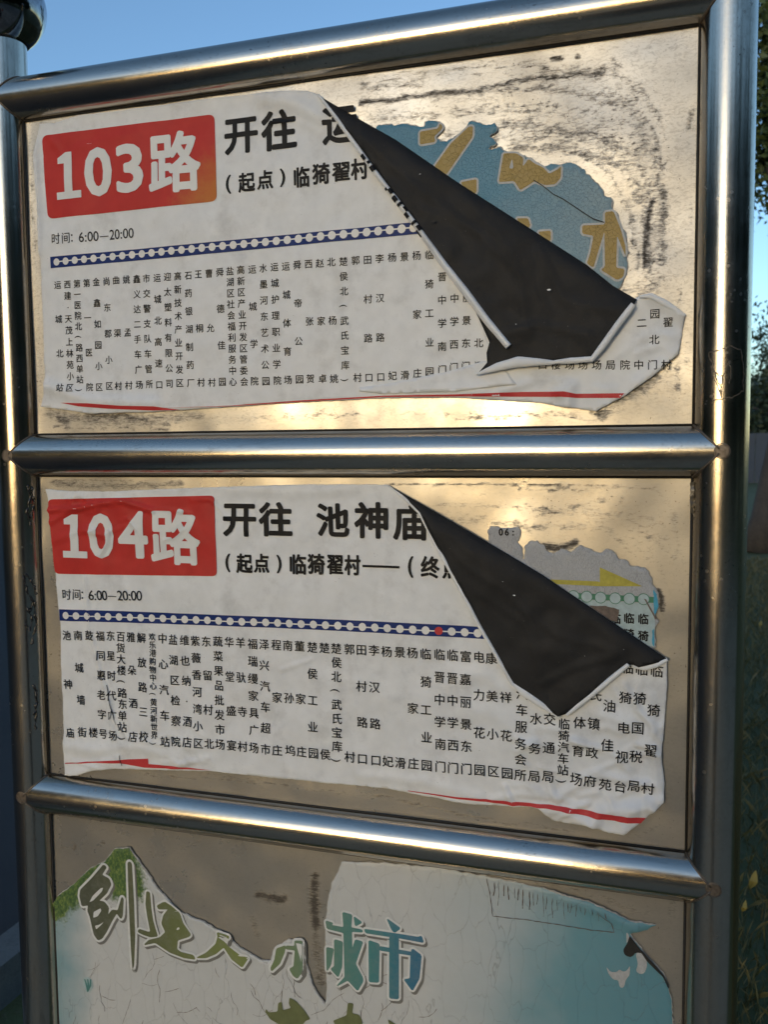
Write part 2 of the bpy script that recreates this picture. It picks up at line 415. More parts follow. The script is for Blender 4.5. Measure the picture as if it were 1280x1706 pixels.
def cracked(name, cols, axis_stops, scale, crack=0.35, cw=0.035, stretch=(1, 1, 1), rough=0.5):
    """old print that fades from one colour to another along the board and is crazed all over"""
    t = NT(name); sep = t.n('ShaderNodeSeparateXYZ'); t.l(t.n('ShaderNodeNewGeometry').outputs['Position'], sep.inputs[0])
    w = t.math('ADD', sep.outputs[0], t.math('MULTIPLY', t.math('SUBTRACT', t.noise(7, 4), 0.5), 0.16))
    c = t.ramp(w, list(zip(axis_stops, cols)))
    c = t.mix(t.math('MULTIPLY', t.ramp(t.noise(50, 6, 0.7), [(0.4, 0), (0.75, 1)]), 0.10), c, (0.30, 0.28, 0.25))
    v = t.n('ShaderNodeTexVoronoi', feature='DISTANCE_TO_EDGE'); v.inputs['Scale'].default_value = scale
    mx = t.n('ShaderNodeMix', data_type='VECTOR'); mx.inputs[0].default_value = 0.012
    nz = t.n('ShaderNodeTexNoise'); nz.inputs['Scale'].default_value = 60; t.l(t.coord(stretch), nz.inputs['Vector'])
    t.l(t.coord(stretch), mx.inputs[4]); t.l(nz.outputs['Color'], mx.inputs[5]); t.l(mx.outputs[1], v.inputs['Vector'])
    k = t.ramp(v.outputs['Distance'], [(0.0, 1), (cw, 0)])
    k2 = t.math('MULTIPLY', k, t.ramp(t.noise(18, 3), [(0.38, 0.15), (0.62, 1)]))
    c = t.mix(t.math('MULTIPLY', k2, crack), c, (0.10, 0.08, 0.07))
    t.set(Base_Color=c, Roughness=rough); t.bump(t.math('SUBTRACT', 1.0, k), 0.5, 0.0006)
    return t.m
M['blue_old'] = cracked('crazed_blue_print', [(0.075, 0.25, 0.37), (0.09, 0.27, 0.38), (0.24, 0.36, 0.41)], [0.5, 0.72, 0.86], 250, 0.28, 0.06)
M['grey_old'] = cracked('crazed_grey_print', [(0.42, 0.42, 0.43), (0.46, 0.47, 0.47)], [0, 1], 330, 0.45, 0.10, (1.6, 1, 0.55))
M['slogan'] = cracked('crazed_slogan_print', [(0.22, 0.36, 0.40), (0.59, 0.60, 0.58), (0.60, 0.61, 0.59), (0.46, 0.52, 0.53), (0.15, 0.33, 0.38), (0.10, 0.27, 0.33)],
                      [0.03, 0.10, 0.62, 0.72, 0.84, 1.0], 26, 0.35, 0.012, (1.5, 1, 0.6))
t = NT.__new__(NT); t.m = M['slogan']; t.t = t.m.node_tree; t.b = t.t.nodes['Principled BSDF']; t.tc = None
old = t.b.inputs['Base Color'].links[0].from_socket
lf = t.noise(230, 6, 0.8, t.coord((1, 1, 0.6)))
fac = t.ramp(t.math('ADD', t.attr('foliage'), t.math('MULTIPLY', t.math('SUBTRACT', t.noise(95, 6, 0.75), 0.5), 1.5)), [(0.30, 0), (0.62, 1)])
t.set(Base_Color=t.mix(fac, old, t.ramp(lf, [(0.34, (0.02, 0.06, 0.025)), (0.48, (0.075, 0.15, 0.045)), (0.60, (0.20, 0.27, 0.06)), (0.74, (0.40, 0.44, 0.30))])))
M['gold'] = cracked('gold_letter_print', [(0.37, 0.275, 0.06), (0.39, 0.26, 0.06)], [0, 1], 190, 0.35, 0.05)
M['edge'] = flat('white_letter_edge', (0.74, 0.75, 0.72), 0.5, 0.1, 200)
M['halo'] = flat('pale_letter_edge', (0.50, 0.51, 0.50), 0.5, 0.2, 200)
M['olive1'] = flat('dark_olive_letter', (0.088, 0.095, 0.062), 0.5, 0.2, 60)
M['olive2'] = flat('olive_letter', (0.165, 0.185, 0.075), 0.5, 0.2, 60)
M['olive3'] = flat('sage_letter', (0.19, 0.26, 0.13), 0.5, 0.2, 60)
M['teal1'] = flat('teal_letter', (0.09, 0.25, 0.23), 0.5, 0.2, 60)
M['teal2'] = flat('blue_teal_letter', (0.05, 0.19, 0.26), 0.5, 0.2, 60)
M['pshadow'] = flat('printed_drop_shadow', (0.20, 0.195, 0.175), 0.5, 0.2, 60)
t = NT('green_to_blue_letter'); sp_ = t.n('ShaderNodeSeparateXYZ'); t.l(t.n('ShaderNodeNewGeometry').outputs['Position'], sp_.inputs[0])
gc = t.ramp(sp_.outputs[0], [(trace(p, 1560)[0], c) for p, c in ((150, (0.085, 0.093, 0.06)), (225, (0.115, 0.125, 0.06)), (300, (0.165, 0.19, 0.07)), (400, (0.22, 0.26, 0.075)), (480, (0.18, 0.25, 0.12)), (560, (0.11, 0.25, 0.20)), (620, (0.065, 0.24, 0.24)), (690, (0.04, 0.17, 0.27)))])
t.set(Base_Color=t.mix(t.math('MULTIPLY', t.ramp(t.noise(90, 6, 0.7), [(0.45, 0), (0.7, 1)]), 0.25), gc, (0.3, 0.3, 0.27)), Roughness=0.5); M['brush'] = t.m
M['yellow'] = flat('yellow_arrow_print', (0.46, 0.40, 0.05), 0.5, 0.2, 150)
M['green'] = flat('green_print', (0.05, 0.22, 0.12), 0.5, 0.2, 150)
M['palecyan'] = flat('pale_cyan_print', (0.42, 0.53, 0.53), 0.5, 0.15, 150)
M['cyan'] = flat('cyan_print', (0.05, 0.35, 0.52), 0.5, 0.2, 150)
M['resid'] = flat('brown_glue_residue', (0.16, 0.12, 0.095), 0.6, 0.4, 120, 0.3)
def mat_foliageprint():
    t = NT('printed_foliage'); n = t.noise(260, 5, 0.75, t.coord((1, 1, 0.6)))
    c = t.ramp(n, [(0.36, (0.025, 0.07, 0.03)), (0.5, (0.09, 0.17, 0.05)), (0.62, (0.24, 0.30, 0.07)), (0.75, (0.40, 0.44, 0.30))])
    t.set(Base_Color=c, Roughness=0.5); return t.m
M['folprint'] = mat_foliageprint()
M['torn'] = flat('torn_paper_core', (0.50, 0.475, 0.42), 0.8, 0.4, 200, 0.5)
M['tape'] = flat('brown_tape_scrap', (0.10, 0.085, 0.06), 0.3, 0.5, 120, 0.4)
M['glue'] = flat('old_glue_trace', (0.17, 0.145, 0.11), 0.5, 0.5, 300, 0.4); M['glue'].node_tree.nodes['Principled BSDF'].inputs['Metallic'].default_value = 0.5
M['film'] = flat('peeling_plastic_film', (0.03, 0.03, 0.03), 0.18, 0.4, 90, 0.5, 0, 120)

# ------------------------------------------------------------------ ground
def plane(name, pts, z, mat):
    return structure(mesh_obj(name, [(x, y, z) for x, y in pts], [tuple(range(len(pts)))], mat))
def mat_ground(name, c1, c2, c3, s1, s2, bump):
    t = NT(name); n = t.noise(s1, 6, 0.65); k = t.noise(s2, 6, 0.7)
    c = t.mix(t.ramp(n, [(0.35, 0), (0.65, 1)]), c1, c2); c = t.mix(t.ramp(k, [(0.5, 0), (0.75, 1)]), c, c3)
    t.set(Base_Color=c, Roughness=0.9); t.bump(k, bump, 0.02); return t.m
M['soil'] = mat_ground('grass_ground', (0.070, 0.080, 0.020), (0.10, 0.10, 0.034), (0.12, 0.095, 0.045), 0.8, 30, 0.6)
M['asphalt'] = mat_ground('asphalt', (0.018, 0.019, 0.022), (0.026, 0.027, 0.030), (0.036, 0.036, 0.036), 1.5, 160, 0.3)
M['paving'] = mat_ground('paving', (0.27, 0.23, 0.175), (0.32, 0.275, 0.21), (0.20, 0.17, 0.135), 2.0, 60, 0.2)
M['kerb'] = mat_ground('kerb_concrete', (0.10, 0.10, 0.095), (0.13, 0.13, 0.12), (0.07, 0.07, 0.065), 3, 70, 0.3)
plane('ground', [(-700, -700), (700, -700), (700, 700), (-700, 700)], 0.0, M['soil'])
plane('pavement', [(-0.75, -9), (9, -9), (9, -0.35), (-0.75, -0.35)], 0.008, M['paving'])
plane('road', [(-60, -200), (-0.86, -200), (-0.86, 200), (-60, 200)], 0.004, M['asphalt'])
structure(mesh_obj('kerb', [(-0.86 + a, b, c) for a in (0, 0.11) for b in (-200, 200) for c in (0, 0.12)],
    [(0, 1, 3, 2), (4, 6, 7, 5), (1, 5, 7, 3), (0, 4, 5, 1), (2, 3, 7, 6)], M['kerb']))

# ------------------------------------------------------------------ the stainless steel board
board = thing('bus_stop_board', 'stainless steel tube bus stop board with three stacked panels', 'sign board', (0.5, 0, 0))
TOPZ = ZT + 0.082
def post(x):
    n = 64; V, F = lathe([(RT, 0.0), (RT, 0.6), (RT, 1.2), (RT, TOPZ)], (x, 0, 0), n)
    p = mesh_obj('post', V, F, M['tube_z'], board, True)
    R = 0.061
    prof = [(max(R * math.cos(a), 1e-4), R * math.sin(a)) for a in np.linspace(-1.04, math.pi / 2, 28)]
    V, F = lathe([(RT * 0.96, -0.053), (RT * 0.99, -0.0526)] + prof, (x, 0, TOPZ + 0.052), 48)
    mesh_obj('finial_ball', V, F, M['ball'], p, True)
    return p
t = NT('dark_polished_ball'); t.set(Metallic=1.0, Base_Color=t.mix(t.ramp(t.noise(60, 5, 0.7), [(0.45, 0), (0.7, 1)]), (0.20, 0.20, 0.21), (0.36, 0.36, 0.37)), Roughness=0.09); M['ball'] = t.m
post(0.0); post(WP)
for z in (ZT, Z1, Z2, Z3):
    n = 64; k = 60; r = RT * 0.994
    V = []; F = []
    for j in range(k + 1):
        x = WP * j / k
        for i in range(n):
            a = 2 * math.pi * i / n; V.append((x, r * math.cos(a), z + r * math.sin(a)))
    for j in range(k):
        for i in range(n): F.append((j * n + i, j * n + (i + 1) % n, (j + 1) * n + (i + 1) % n, (j + 1) * n + i))
    mesh_obj('rail', V, F, M['tube_x'], board, True)
    for x in (0.0, WP):                     # ground-off weld discs where tube meets tube
        R = 0.0092
        V, F = lathe([(0.0001, -0.0010), (R * 0.80, -0.0009), (R * 0.86, -0.0004), (R * 0.90, -0.0012), (R, -0.0010), (R * 1.05, 0.0035)], (x, -RT + 0.0008, z), 28, 'y')
        mesh_obj('weld_disc', V, F, M['weld'], board)
    # weld seams along the saddle joint
    for x, s in ((0.0, 1), (WP, -1)):
        for q in (-1, 1):
            pts = []
            for a in np.linspace(0.08, math.pi / 2 - 0.02, 14):   # rail surface angle from its front line
                zz = RT * math.sin(a) * q; yy = -RT * math.cos(a); pts.append((x + s * (RT * math.sin(a) + 0.0006), yy - 0.0003, z + zz))
            tube('weld_seam', pts, 0.0011, M['weld'], board, 8)

DIRT = []
def stroke(pts, w, a, box=False): DIRT.append((traces(pts), w, a))
# panel 1
stroke([(600, 172), (700, 158), (800, 148), (880, 130), (1010, 118)], 0.0045, 0.9)
stroke([(700, 172), (860, 158), (960, 150), (1050, 155)], 0.010, 0.36)
stroke([(620, 196), (760, 188), (900, 190), (1000, 200), (1060, 220)], 0.016, 0.42)
stroke([(840, 205), (930, 212), (1010, 235), (1065, 262)], 0.014, 0.60)
stroke([(850, 240), (950, 250), (1030, 270)], 0.009, 0.62)
stroke([(985, 165), (1040, 170), (1070, 210), (1078, 260)], 0.009, 0.55)
stroke([(1055, 150), (1060, 160)], 0.008, 0.6); stroke([(1022, 100), (1030, 108)], 0.006, 0.62)
stroke([(918, 97), (936, 94)], 0.003, 1.15); stroke([(962, 91), (967, 91)], 0.003, 1.15)
stroke([(1086, 335), (1080, 380), (1074, 440)], 0.0045, 1.0)
stroke([(1106, 310), (1106, 352), (1104, 405), (1102, 440)], 0.008, 0.68)
stroke([(1060, 290), (1055, 360), (1062, 430), (1085, 470)], 0.014, 0.40)
stroke([(1040, 480), (1075, 485), (1100, 470)], 0.010, 0.55)
stroke([(1155, 180), (1150, 215)], 0.005, 0.65); stroke([(1152, 340), (1150, 420)], 0.004, 0.45)
stroke([(700, 130), (640, 140)], 0.006, 0.35)
stroke([(1010, 670), (1060, 655), (1090, 630)], 0.012, 0.70); stroke([(1130, 610), (1130, 650)], 0.006, 0.6)
stroke([(1000, 690), (1005, 692)], 0.008, 0.95); stroke([(850, 690), (960, 690)], 0.006, 0.42)
stroke([(80, 690), (130, 696), (210, 702), (330, 692)], 0.013, 0.62); stroke([(95, 698), (108, 703)], 0.010, 0.9); stroke([(150, 690), (240, 700)], 0.010, 0.8)
stroke([(300, 705), (600, 690), (800, 690), (1000, 702)], 0.004, 0.38); stroke([(340, 700), (560, 690)], 0.011, 0.36)
stroke([(85, 713), (240, 714), (280, 715)], 0.0022, 0.75)
stroke([(52, 250), (50, 330), (58, 420)], 0.0035, 0.55); stroke([(60, 480), (66, 640)], 0.003, 0.4)
# panel 2
stroke([(85, 806), (180, 812), (300, 806)], 0.007, 0.66); stroke([(90, 800), (220, 802)], 0.003, 0.6)
stroke([(640, 808), (760, 808), (900, 806), (1010, 812)], 0.0022, 0.75); stroke([(680, 838), (800, 842), (930, 850)], 0.004, 0.48)
stroke([(700, 858), (800, 868), (850, 880), (900, 880)], 0.012, 0.45); stroke([(900, 860), (960, 850), (1040, 865), (1100, 900)], 0.010, 0.42)
stroke([(905, 912), (935, 912), (960, 905)], 0.006, 0.95); stroke([(860, 870), (880, 885)], 0.006, 0.7)
stroke([(960, 850), (1000, 870), (1060, 930)], 0.005, 0.45); stroke([(1098, 985), (1106, 1000), (1103, 1018)], 0.0045, 1.1)
stroke([(1095, 820), (1125, 860), (1130, 930)], 0.006, 0.40)
stroke([(90, 850), (86, 900), (92, 1010)], 0.005, 0.55); stroke([(96, 1080), (98, 1250)], 0.004, 0.5)
stroke([(240, 1292), (380, 1300), (640, 1328), (800, 1365), (960, 1385)], 0.0028, 0.70); stroke([(330, 1285), (400, 1300), (432, 1300)], 0.005, 0.55)
stroke([(1060, 1395), (1100, 1380)], 0.006, 0.4)
# panel 3
stroke([(432, 1494), (472, 1500)], 0.009, 1.0); stroke([(525, 1462), (522, 1500), (524, 1540)], 0.011, 0.98); stroke([(524, 1540), (528, 1580), (534, 1640)], 0.010, 0.72)
stroke([(100, 1412), (104, 1414)], 0.003, 0.95); stroke([(118, 1405), (124, 1410), (121, 1416)], 0.003, 1.0); stroke([(165, 1404), (172, 1406)], 0.003, 1.0)
stroke([(290, 1418), (330, 1404)], 0.006, 0.5); stroke([(425, 1470), (440, 1480)], 0.007, 0.45); stroke([(420, 1530), (430, 1560)], 0.009, 0.62)
stroke([(150, 1385), (175, 1382)], 0.003, 0.6); stroke([(350, 1448), (360, 1450)], 0.004, 0.5); stroke([(248, 1420), (252, 1424)], 0.003, 0.7)
stroke([(820, 1455), (960, 1482), (1080, 1525)], 0.006, 0.5)
stroke([(1120, 1500), (1125, 1530)], 0.008, 0.42)
rs = random.Random(21)
arc1 = [(600, 0), (700, -8), (800, -16), (900, -20), (980, -8), (1040, 25), (1075, 80), (1088, 150), (1090, 230)]
for q in range(70):                         # wiping marks sweeping round the torn blue poster
    o = rs.uniform(115, 275); a = rs.randint(0, 6); b = min(8, a + rs.randint(1, 3)); sh = (200 - o) * 0.35
    stroke([(x + (sh if k > 3 else 0) + rs.uniform(-3, 3), y + o + rs.uniform(-2, 2)) for k, (x, y) in enumerate(arc1) if a <= k <= b], rs.choice((0.0012, 0.0018, 0.003, 0.006)), rs.uniform(0.36, 0.70))
for q in range(26):
    x = rs.uniform(1050, 1150); y = rs.uniform(300, 620); stroke([(x, y), (x + rs.uniform(-4, 4), y + rs.uniform(10, 60))], rs.choice((0.0015, 0.003, 0.005)), rs.uniform(0.3, 0.6))
for q in range(30):
    x = rs.uniform(700, 1000); y = rs.uniform(805, 890); L = rs.uniform(30, 120); stroke([(x, y), (x + L * .5, y + rs.uniform(-4, 4)), (x + L, y + rs.uniform(0, 8))], rs.choice((0.0010, 0.0015, 0.003)), rs.uniform(0.3, 0.62))
for q in range(26):
    o = rs.uniform(0, 70); stroke([(x + o, y - o * 0.6 + rs.uniform(-3, 3)) for x, y in ((900, 880), (980, 880), (1050, 905), (1095, 950), (1115, 1010))[rs.randint(0, 2):rs.randint(3, 5)]], rs.choice((0.0010, 0.0018, 0.003)), rs.uniform(0.25, 0.5))
for q in range(22):
    x = rs.uniform(90, 1000); y = 700 + rs.uniform(-6, 10) - (x - 90) * 0.008; stroke([(x, y), (x + rs.uniform(10, 70), y + rs.uniform(-4, 3))], rs.choice((0.001, 0.002, 0.004)), rs.uniform(0.3, 0.65))
for q in range(16):
    x = rs.uniform(120, 560); y = rs.uniform(1375, 1560); stroke([(x, y), (x + rs.uniform(4, 25), y + rs.uniform(-6, 10))], rs.choice((0.001, 0.002, 0.003)), rs.uniform(0.3, 0.6))
def film_amount(P):                         # where the glue film of older posters is thickest
    z = P[:, 1]; return np.clip((z - (Z1 - 0.02)) / 0.15, 0, 1) * np.clip(1.0 + 1.2 * fbm(P[:, 0] * 9, P[:, 1] * 16, 71, 3), 0.35, 1)
for zlo, zhi in ((Z1, ZT), (Z2, Z1), (Z3, Z2)):
    st = 0.0035; xs = np.arange(RT * 0.8, WP - RT * 0.8 + st, st); zs = np.arange(zlo + RT * 0.8, zhi - RT * 0.8 + st, st)
    nx, nz = len(xs), len(zs); X, Z = np.meshgrid(xs, zs); P = np.column_stack([X.ravel(), Z.ravel()])
    V = np.column_stack([P[:, 0], PY + 0.0030 * (fbm(P[:, 0] / 0.085, P[:, 1] / 0.085, 61, 2) + 0.75), P[:, 1]]); i = np.arange(nx * nz).reshape(nz, nx)
    F = np.stack([i[:-1, :-1], i[:-1, 1:], i[1:, 1:], i[1:, :-1]], -1).reshape(-1, 4)
    o = mesh_obj('panel', V, F, M['panel'], board, True)
    d = np.zeros(len(P)); wob = P + 0.004 * np.column_stack([fbm(P[:, 0] * 60, P[:, 1] * 60, 1), fbm(P[:, 0] * 60, P[:, 1] * 60, 9)])
    for L, w, a in DIRT:
        if L[:, 1].max() < zlo - 0.03 or L[:, 1].min() > zhi + 0.03: continue
        d = np.maximum(d, a * np.exp(-(seg_dist(wob, L) / w) ** 2))
    at = o.data.attributes.new('dirt', 'FLOAT', 'POINT'); at.data.foreach_set('value', d)
    at = o.data.attributes.new('film', 'FLOAT', 'POINT'); at.data.foreach_set('value', film_amount(P))
# dark gap where panel and tubes meet
for zlo, zhi in ((Z1, ZT), (Z2, Z1), (Z3, Z2)):
    for x in (RT + 0.0006, WP - RT - 0.0006):
        tube('joint_gap', [(x, PY - 0.0006, zlo + RT), (x, PY - 0.0006, zhi - RT)], 0.0014, M['grime'], board, 6)
    for z in (zlo + RT + 0.0004, zhi - RT - 0.0004):
        tube('joint_gap', [(RT, PY - 0.0006, z), (WP - RT, PY - 0.0006, z)], 0.0012, M['grime'], board, 6)

# ------------------------------------------------------------------ paper height fields
def field(base, amp, scale, creases, seed, extra=None):
    C = [(traces(p), a, w, k) for p, a, w, k in creases]
    def hf(P):
        P = np.asarray(P); h = base + amp * (fbm(P[:, 0] / scale, P[:, 1] / scale, seed, 3) + 0.3)
        for L, a, w, k in C:
            d = seg_dist(P, L) / w
            h = h + a * (np.exp(-d * d) if k == 's' else np.maximum(0, 1 - d))
        if extra is not None: h = h + extra(P)
        return np.maximum(h, 0.0009)
    return hf
def vtext(col, p0, p1, size, ink, hh=0.0015):
    n = len(col); a = np.array(trace(*p0)); b = np.array(trace(*p1)); up = (a - b) / np.linalg.norm(a - b)
    up = np.array([up[0] * 0.6, up[1]]); up /= np.linalg.norm(up)
    for i, ch in enumerate(col):
        if ch == ' ': continue
        t = i / max(1, n - 1); px = p0[0] + (p1[0] - p0[0]) * t; py = p0[1] + (p1[1] - p0[1]) * t
        s = size
        if ch in '()': ink.char(ch, px, py, s * 0.95, 0.012, up, hh, rot90=True)
        else: ink.char(ch, px, py, s, 0.012, up, hh)
def line_points(P, n): 
    P = np.array(P, float); L = np.concatenate([[0], np.cumsum(np.hypot(*np.diff(P, axis=0).T))]); t = np.linspace(0, L[-1], n)
    return np.column_stack([np.interp(t, L, P[:, 0]), np.interp(t, L, P[:, 1])])
def round_corners(px, r):
    out = []; n = len(px); px = [np.array(p, float) for p in px]
    for i in range(n):
        p = px[i]; a = px[i - 1] - p; b = px[(i + 1) % n] - p; a = a / np.linalg.norm(a) * r; b = b / np.linalg.norm(b) * r
        for t in np.linspace(0, 1, 6): out.append(tuple(p + a * (1 - t) ** 2 + b * t ** 2))
    return out
def disc(name, px, py, r, hf, lvl, mat, parent, n=20, squash=1.0):
    c = np.array(trace(px, py, 0.0015)); m = r * pxs(px, py)
    P = np.array([c] + [c + m * np.array([math.cos(2 * math.pi * i / n), math.sin(2 * math.pi * i / n)]) for i in range(n)])
    return mesh_obj(name, lift(P, hf(P) + lvl), [(0, 1 + i, 1 + (i + 1) % n) for i in range(n)], mat, parent, True)
def roll(name, pts, h, mat, parent, spiral=True, flat=1.0, n=20, res=60):
    """paper edge curled to a thin roll: pts = (px, py, radius px)"""
    A = np.array(pts, float); L = np.concatenate([[0], np.cumsum(np.hypot(*np.diff(A[:, :2], axis=0).T))]); t = np.linspace(0, L[-1], res)
    Q = np.column_stack([np.interp(t, L, A[:, k]) for k in range(3)])
    hh = np.interp(t, L, np.broadcast_to(h, len(A)))
    path = []; rad = []
    for i, ((a, b, r), k) in enumerate(zip(Q, hh)):
        x, z = trace(a, b, k); path.append((x, PY - k, z)); rad.append(r * pxs(a, b) * (1 + 0.10 * float(vnoise(np.array([i * 0.35]), np.array([3.3]), 7)[0])))
    V, F = tube_arrays(path, np.array(rad), n, False, a0=0.3, a1=0.3 + (2.6 if spiral else 2.0) * math.pi, spiral=0.35 if spiral else 0.0, flat=flat)
    return mesh_obj(name, V, F, mat, parent, True), np.array(path), np.array(rad)
def fold_height(fold_px, h_edge, rise, bend, amp, seed, creases=()):
    L = traces(fold_px, 0.004); C = [(traces(p, 0.01), a, w) for p, a, w in creases]
    def hf(P):
        P = np.asarray(P); d = seg_dist(P, L); k = np.clip(d / bend, 0, 1)
        return h_edge + rise * np.sqrt(np.maximum(0, 1 - (1 - k) ** 2)) + amp * fbm(P[:, 0] / 0.05, P[:, 1] / 0.05, seed, 3) * k + sum(a * np.maximum(0, 1 - seg_dist(P, q) / w) for q, a, w in C) * k
    return hf

# ------------------------------------------------------------------ older poster under the upper timetable
FLAT1 = field(0.0006, 0.0004, 0.03, [], 21)
old1 = thing('torn_poster', 'torn remnant of crazed blue poster with gold lettering fragments behind black flap', 'torn poster', (trace(850, 330)[0], PY, trace(850, 330)[1]))
o1 = crop(620, 190, 2.909, [(20, 60), (30, 45), (110, 57), (250, 57), (258, 38), (325, 45), (345, 70), (310, 112), (330, 137), (400, 120), (460, 70), (475, 45), (595, 42), (605, 80), (575, 110), (600, 140), (575, 165),
    (620, 165), (640, 185), (700, 185), (770, 215), (820, 257), (850, 248), (915, 248), (945, 228), (985, 235), (1030, 280), (1090, 340), (1150, 410), (1180, 470), (1215, 560), (1238, 640), (1235, 750), (1220, 810),
    (1180, 860), (1000, 790), (600, 520), (300, 330), (100, 180), (15, 90)])
sheet('sheet', o1, FLAT1, [M['blue_old'], M['torn']], old1, 0.006, 0.0020, 0.002, rim=0.0012)
def letters(name, polys, cr, hf, mats, parent, halo=0.0022, lvl=0.0003, shadow=None, it=1, hmat=None, off=0.0, bold=0.0):
    for k, item in enumerate(polys):
        loops = [rounded(traces(crop(*cr, L), 0.0015), it) for L in item]
        base = lvl + 0.00003 * k
        v, f = poly_fill(loops, off)
        if not len(v): continue
        lift0 = np.zeros(len(v))
        if bold:
            n_ = len(v); f = [tuple(i + j * n_ for i in q) for j in range(9) for q in f]; lift0 = np.repeat(np.arange(9) * 0.000006, n_)
            v = np.vstack([v] + [v + bold * np.array([math.cos(j * .785), math.sin(j * .785)]) for j in range(8)])
        top = mesh_obj(name, lift(v, hf(v) + base + 0.0003 + lift0), f, mats, parent)
        if halo:
            v1, f1 = poly_fill(loops[:1]); v2 = np.vstack([v1 + halo * np.array([math.cos(j * .524), math.sin(j * .524)]) for j in range(12)]); f2 = [tuple(i + j * len(v1) for i in q) for j in range(12) for q in f1]
            lay = np.repeat(np.arange(12) * 0.000008, len(v1))
            if len(v2): mesh_obj('letter_edge', lift(v2, hf(v2) + base + lay), f2, hmat or M['halo'], top)
            if shadow:
                s = v2 + np.array(shadow)
                if len(v2): mesh_obj('letter_shadow', lift(s, hf(s) + base - 0.0002 + lay), f2, M['pshadow'], top)
letters('gold_letter', [
    [[(232, 85), (320, 70), (330, 44), (343, 60), (338, 75), (302, 108), (308, 135), (232, 148)]],
    [[(470, 60), (490, 60), (488, 110), (360, 295), (302, 255), (380, 145)]],
    [[(430, 330), (508, 315), (508, 380), (470, 400)]],
    [[(638, 190), (700, 190), (735, 212), (732, 255), (760, 217), (790, 240), (830, 258), (860, 290), (905, 265), (918, 252), (916, 310), (890, 340), (840, 345), (790, 325), (720, 370), (690, 325), (615, 330)], [(665, 264), (680, 215), (687, 264)]],
    [[(700, 505), (758, 505), (770, 545), (740, 560)]], [[(805, 570), (868, 565), (868, 615), (840, 620)]],
    [[(1020, 540), (1130, 535), (1130, 475), (1172, 470), (1208, 560), (1230, 640), (1231, 690), (1210, 640), (1190, 590), (1185, 745), (1226, 750), (1220, 790), (1190, 805), (1110, 755), (1130, 740), (1128, 570), (1100, 660), (1075, 745), (1042, 725), (1060, 670), (1075, 590), (1020, 580)]],
    ], (620, 190, 2.909), FLAT1, M['gold'], old1, 0.0024)
ck = [(785, 322), (830, 350), (880, 390), (930, 415), (990, 455), (1050, 495), (1075, 510), (1128, 527)]
v, f = poly_fill([[tuple(p) for p in np.vstack([traces(crop(620, 190, 2.909, ck)) + [0, 0.0007], (traces(crop(620, 190, 2.909, ck)) - [0, 0.0007])[::-1]])]])
mesh_obj('crack', lift(v, FLAT1(v) + 0.0012), f, M['grime'], old1)

# ------------------------------------------------------------------ upper timetable (103)
rk1 = random.Random(18)
ANG = [([(440, 165), (490, 172), (532, 196)], 0.0035, 0.012, 's'), ([(455, 205), (500, 205), (535, 222)], 0.0010, 0.004, 'f'), ([(70, 640), (150, 668), (260, 672)], 0.0035, 0.009, 's'),
       ([(56, 230), (62, 300), (66, 420)], 0.0035, 0.008, 's'), ([(130, 245), (180, 235), (235, 222)], 0.0011, 0.004, 'f'), ([(80, 225), (100, 250)], 0.0010, 0.004, 's'),
       ([(70, 260), (160, 230)], -0.0006, 0.004, 's'), ([(300, 560), (420, 600), (520, 640)], 0.0008, 0.02, 's'), ([(820, 660), (900, 630), (960, 640)], 0.0014, 0.006, 'f'),
       ([(935, 655), (950, 650), (945, 682)], 0.0045, 0.008, 's'), ([(1020, 600), (1080, 560), (1130, 560)], 0.0012, 0.007, 'f'), ([(1060, 590), (1100, 575), (1120, 590)], 0.0018, 0.006, 'f'),
       ([(1090, 495), (1135, 522)], 0.0045, 0.008, 's'), ([(880, 640), (840, 650), (800, 640)], 0.0010, 0.006, 'f'), ([(700, 655), (850, 640)], 0.001, 0.008, 's'), ([(1110, 560), (1130, 590), (1060, 640)], 0.002, 0.008, 's')]
for q in range(16):
    x = rk1.uniform(700, 1110); y = rk1.uniform(600, 675); a = rk1.uniform(-0.5, 0.8); L = rk1.uniform(20, 60)
    ANG.append(([(x, y), (x + L * .5 * math.cos(a), y + rk1.uniform(-6, 6)), (x + L * math.cos(a), y + L * .5 * math.sin(a))], rk1.uniform(0.0006, 0.0015), rk1.uniform(0.003, 0.006), 'f'))
HF1 = field(0.0018, 0.0022, 0.055, [(p, a * 1.3, w, k) for p, a, w, k in ANG], 3)
p103 = thing('route_poster', 'white timetable poster for route 103 with its upper right corner peeled down', 'poster', (trace(600, 420)[0], PY, trace(600, 420)[1]))
sheet('sheet', [(65, 206), (90, 205), (130, 192), (215, 182), (300, 170), (400, 159), (480, 151), (512, 151), (532, 158), (560, 200), (640, 260), (700, 340), (760, 420), (815, 470), (900, 520), (1000, 520), (1058, 497),
    (1075, 490), (1092, 493), (1142, 527), (1136, 560), (1131, 590), (1090, 625), (1040, 660), (993, 685), (960, 680), (938, 678), (900, 671), (850, 668), (760, 662), (640, 663), (500, 670), (380, 678), (255, 686), (150, 689), (100, 682), (67, 678), (72, 645), (72, 560), (66, 430),
    (61, 350), (54, 262)], HF1, M['paper'], p103, 0.004, 0.0003, 0.003)
badge = sheet('route_badge', round_corners([(69, 226), (357, 190), (361, 335), (79, 365)], 11), lambda P: HF1(P) + 0.0006, M['red_fade'], p103, 0.005)
k = Ink()
for ch, x0, x1, yt, yb, off in (('1', 95, 136, 254, 332, 0), ('0', 142, 188, 246, 328, 0.035), ('3', 194, 240, 240, 322, 0.035)):
    k.box(ch, x0, x1, yt, yb, off + 0.005); k.make('badge_character', HF1, 0.0014, M['white'], badge); k = Ink()
k.box('路', 248, 335, 219, 322, 0.030); k.make('badge_character', HF1, 0.0014, M['white'], badge)
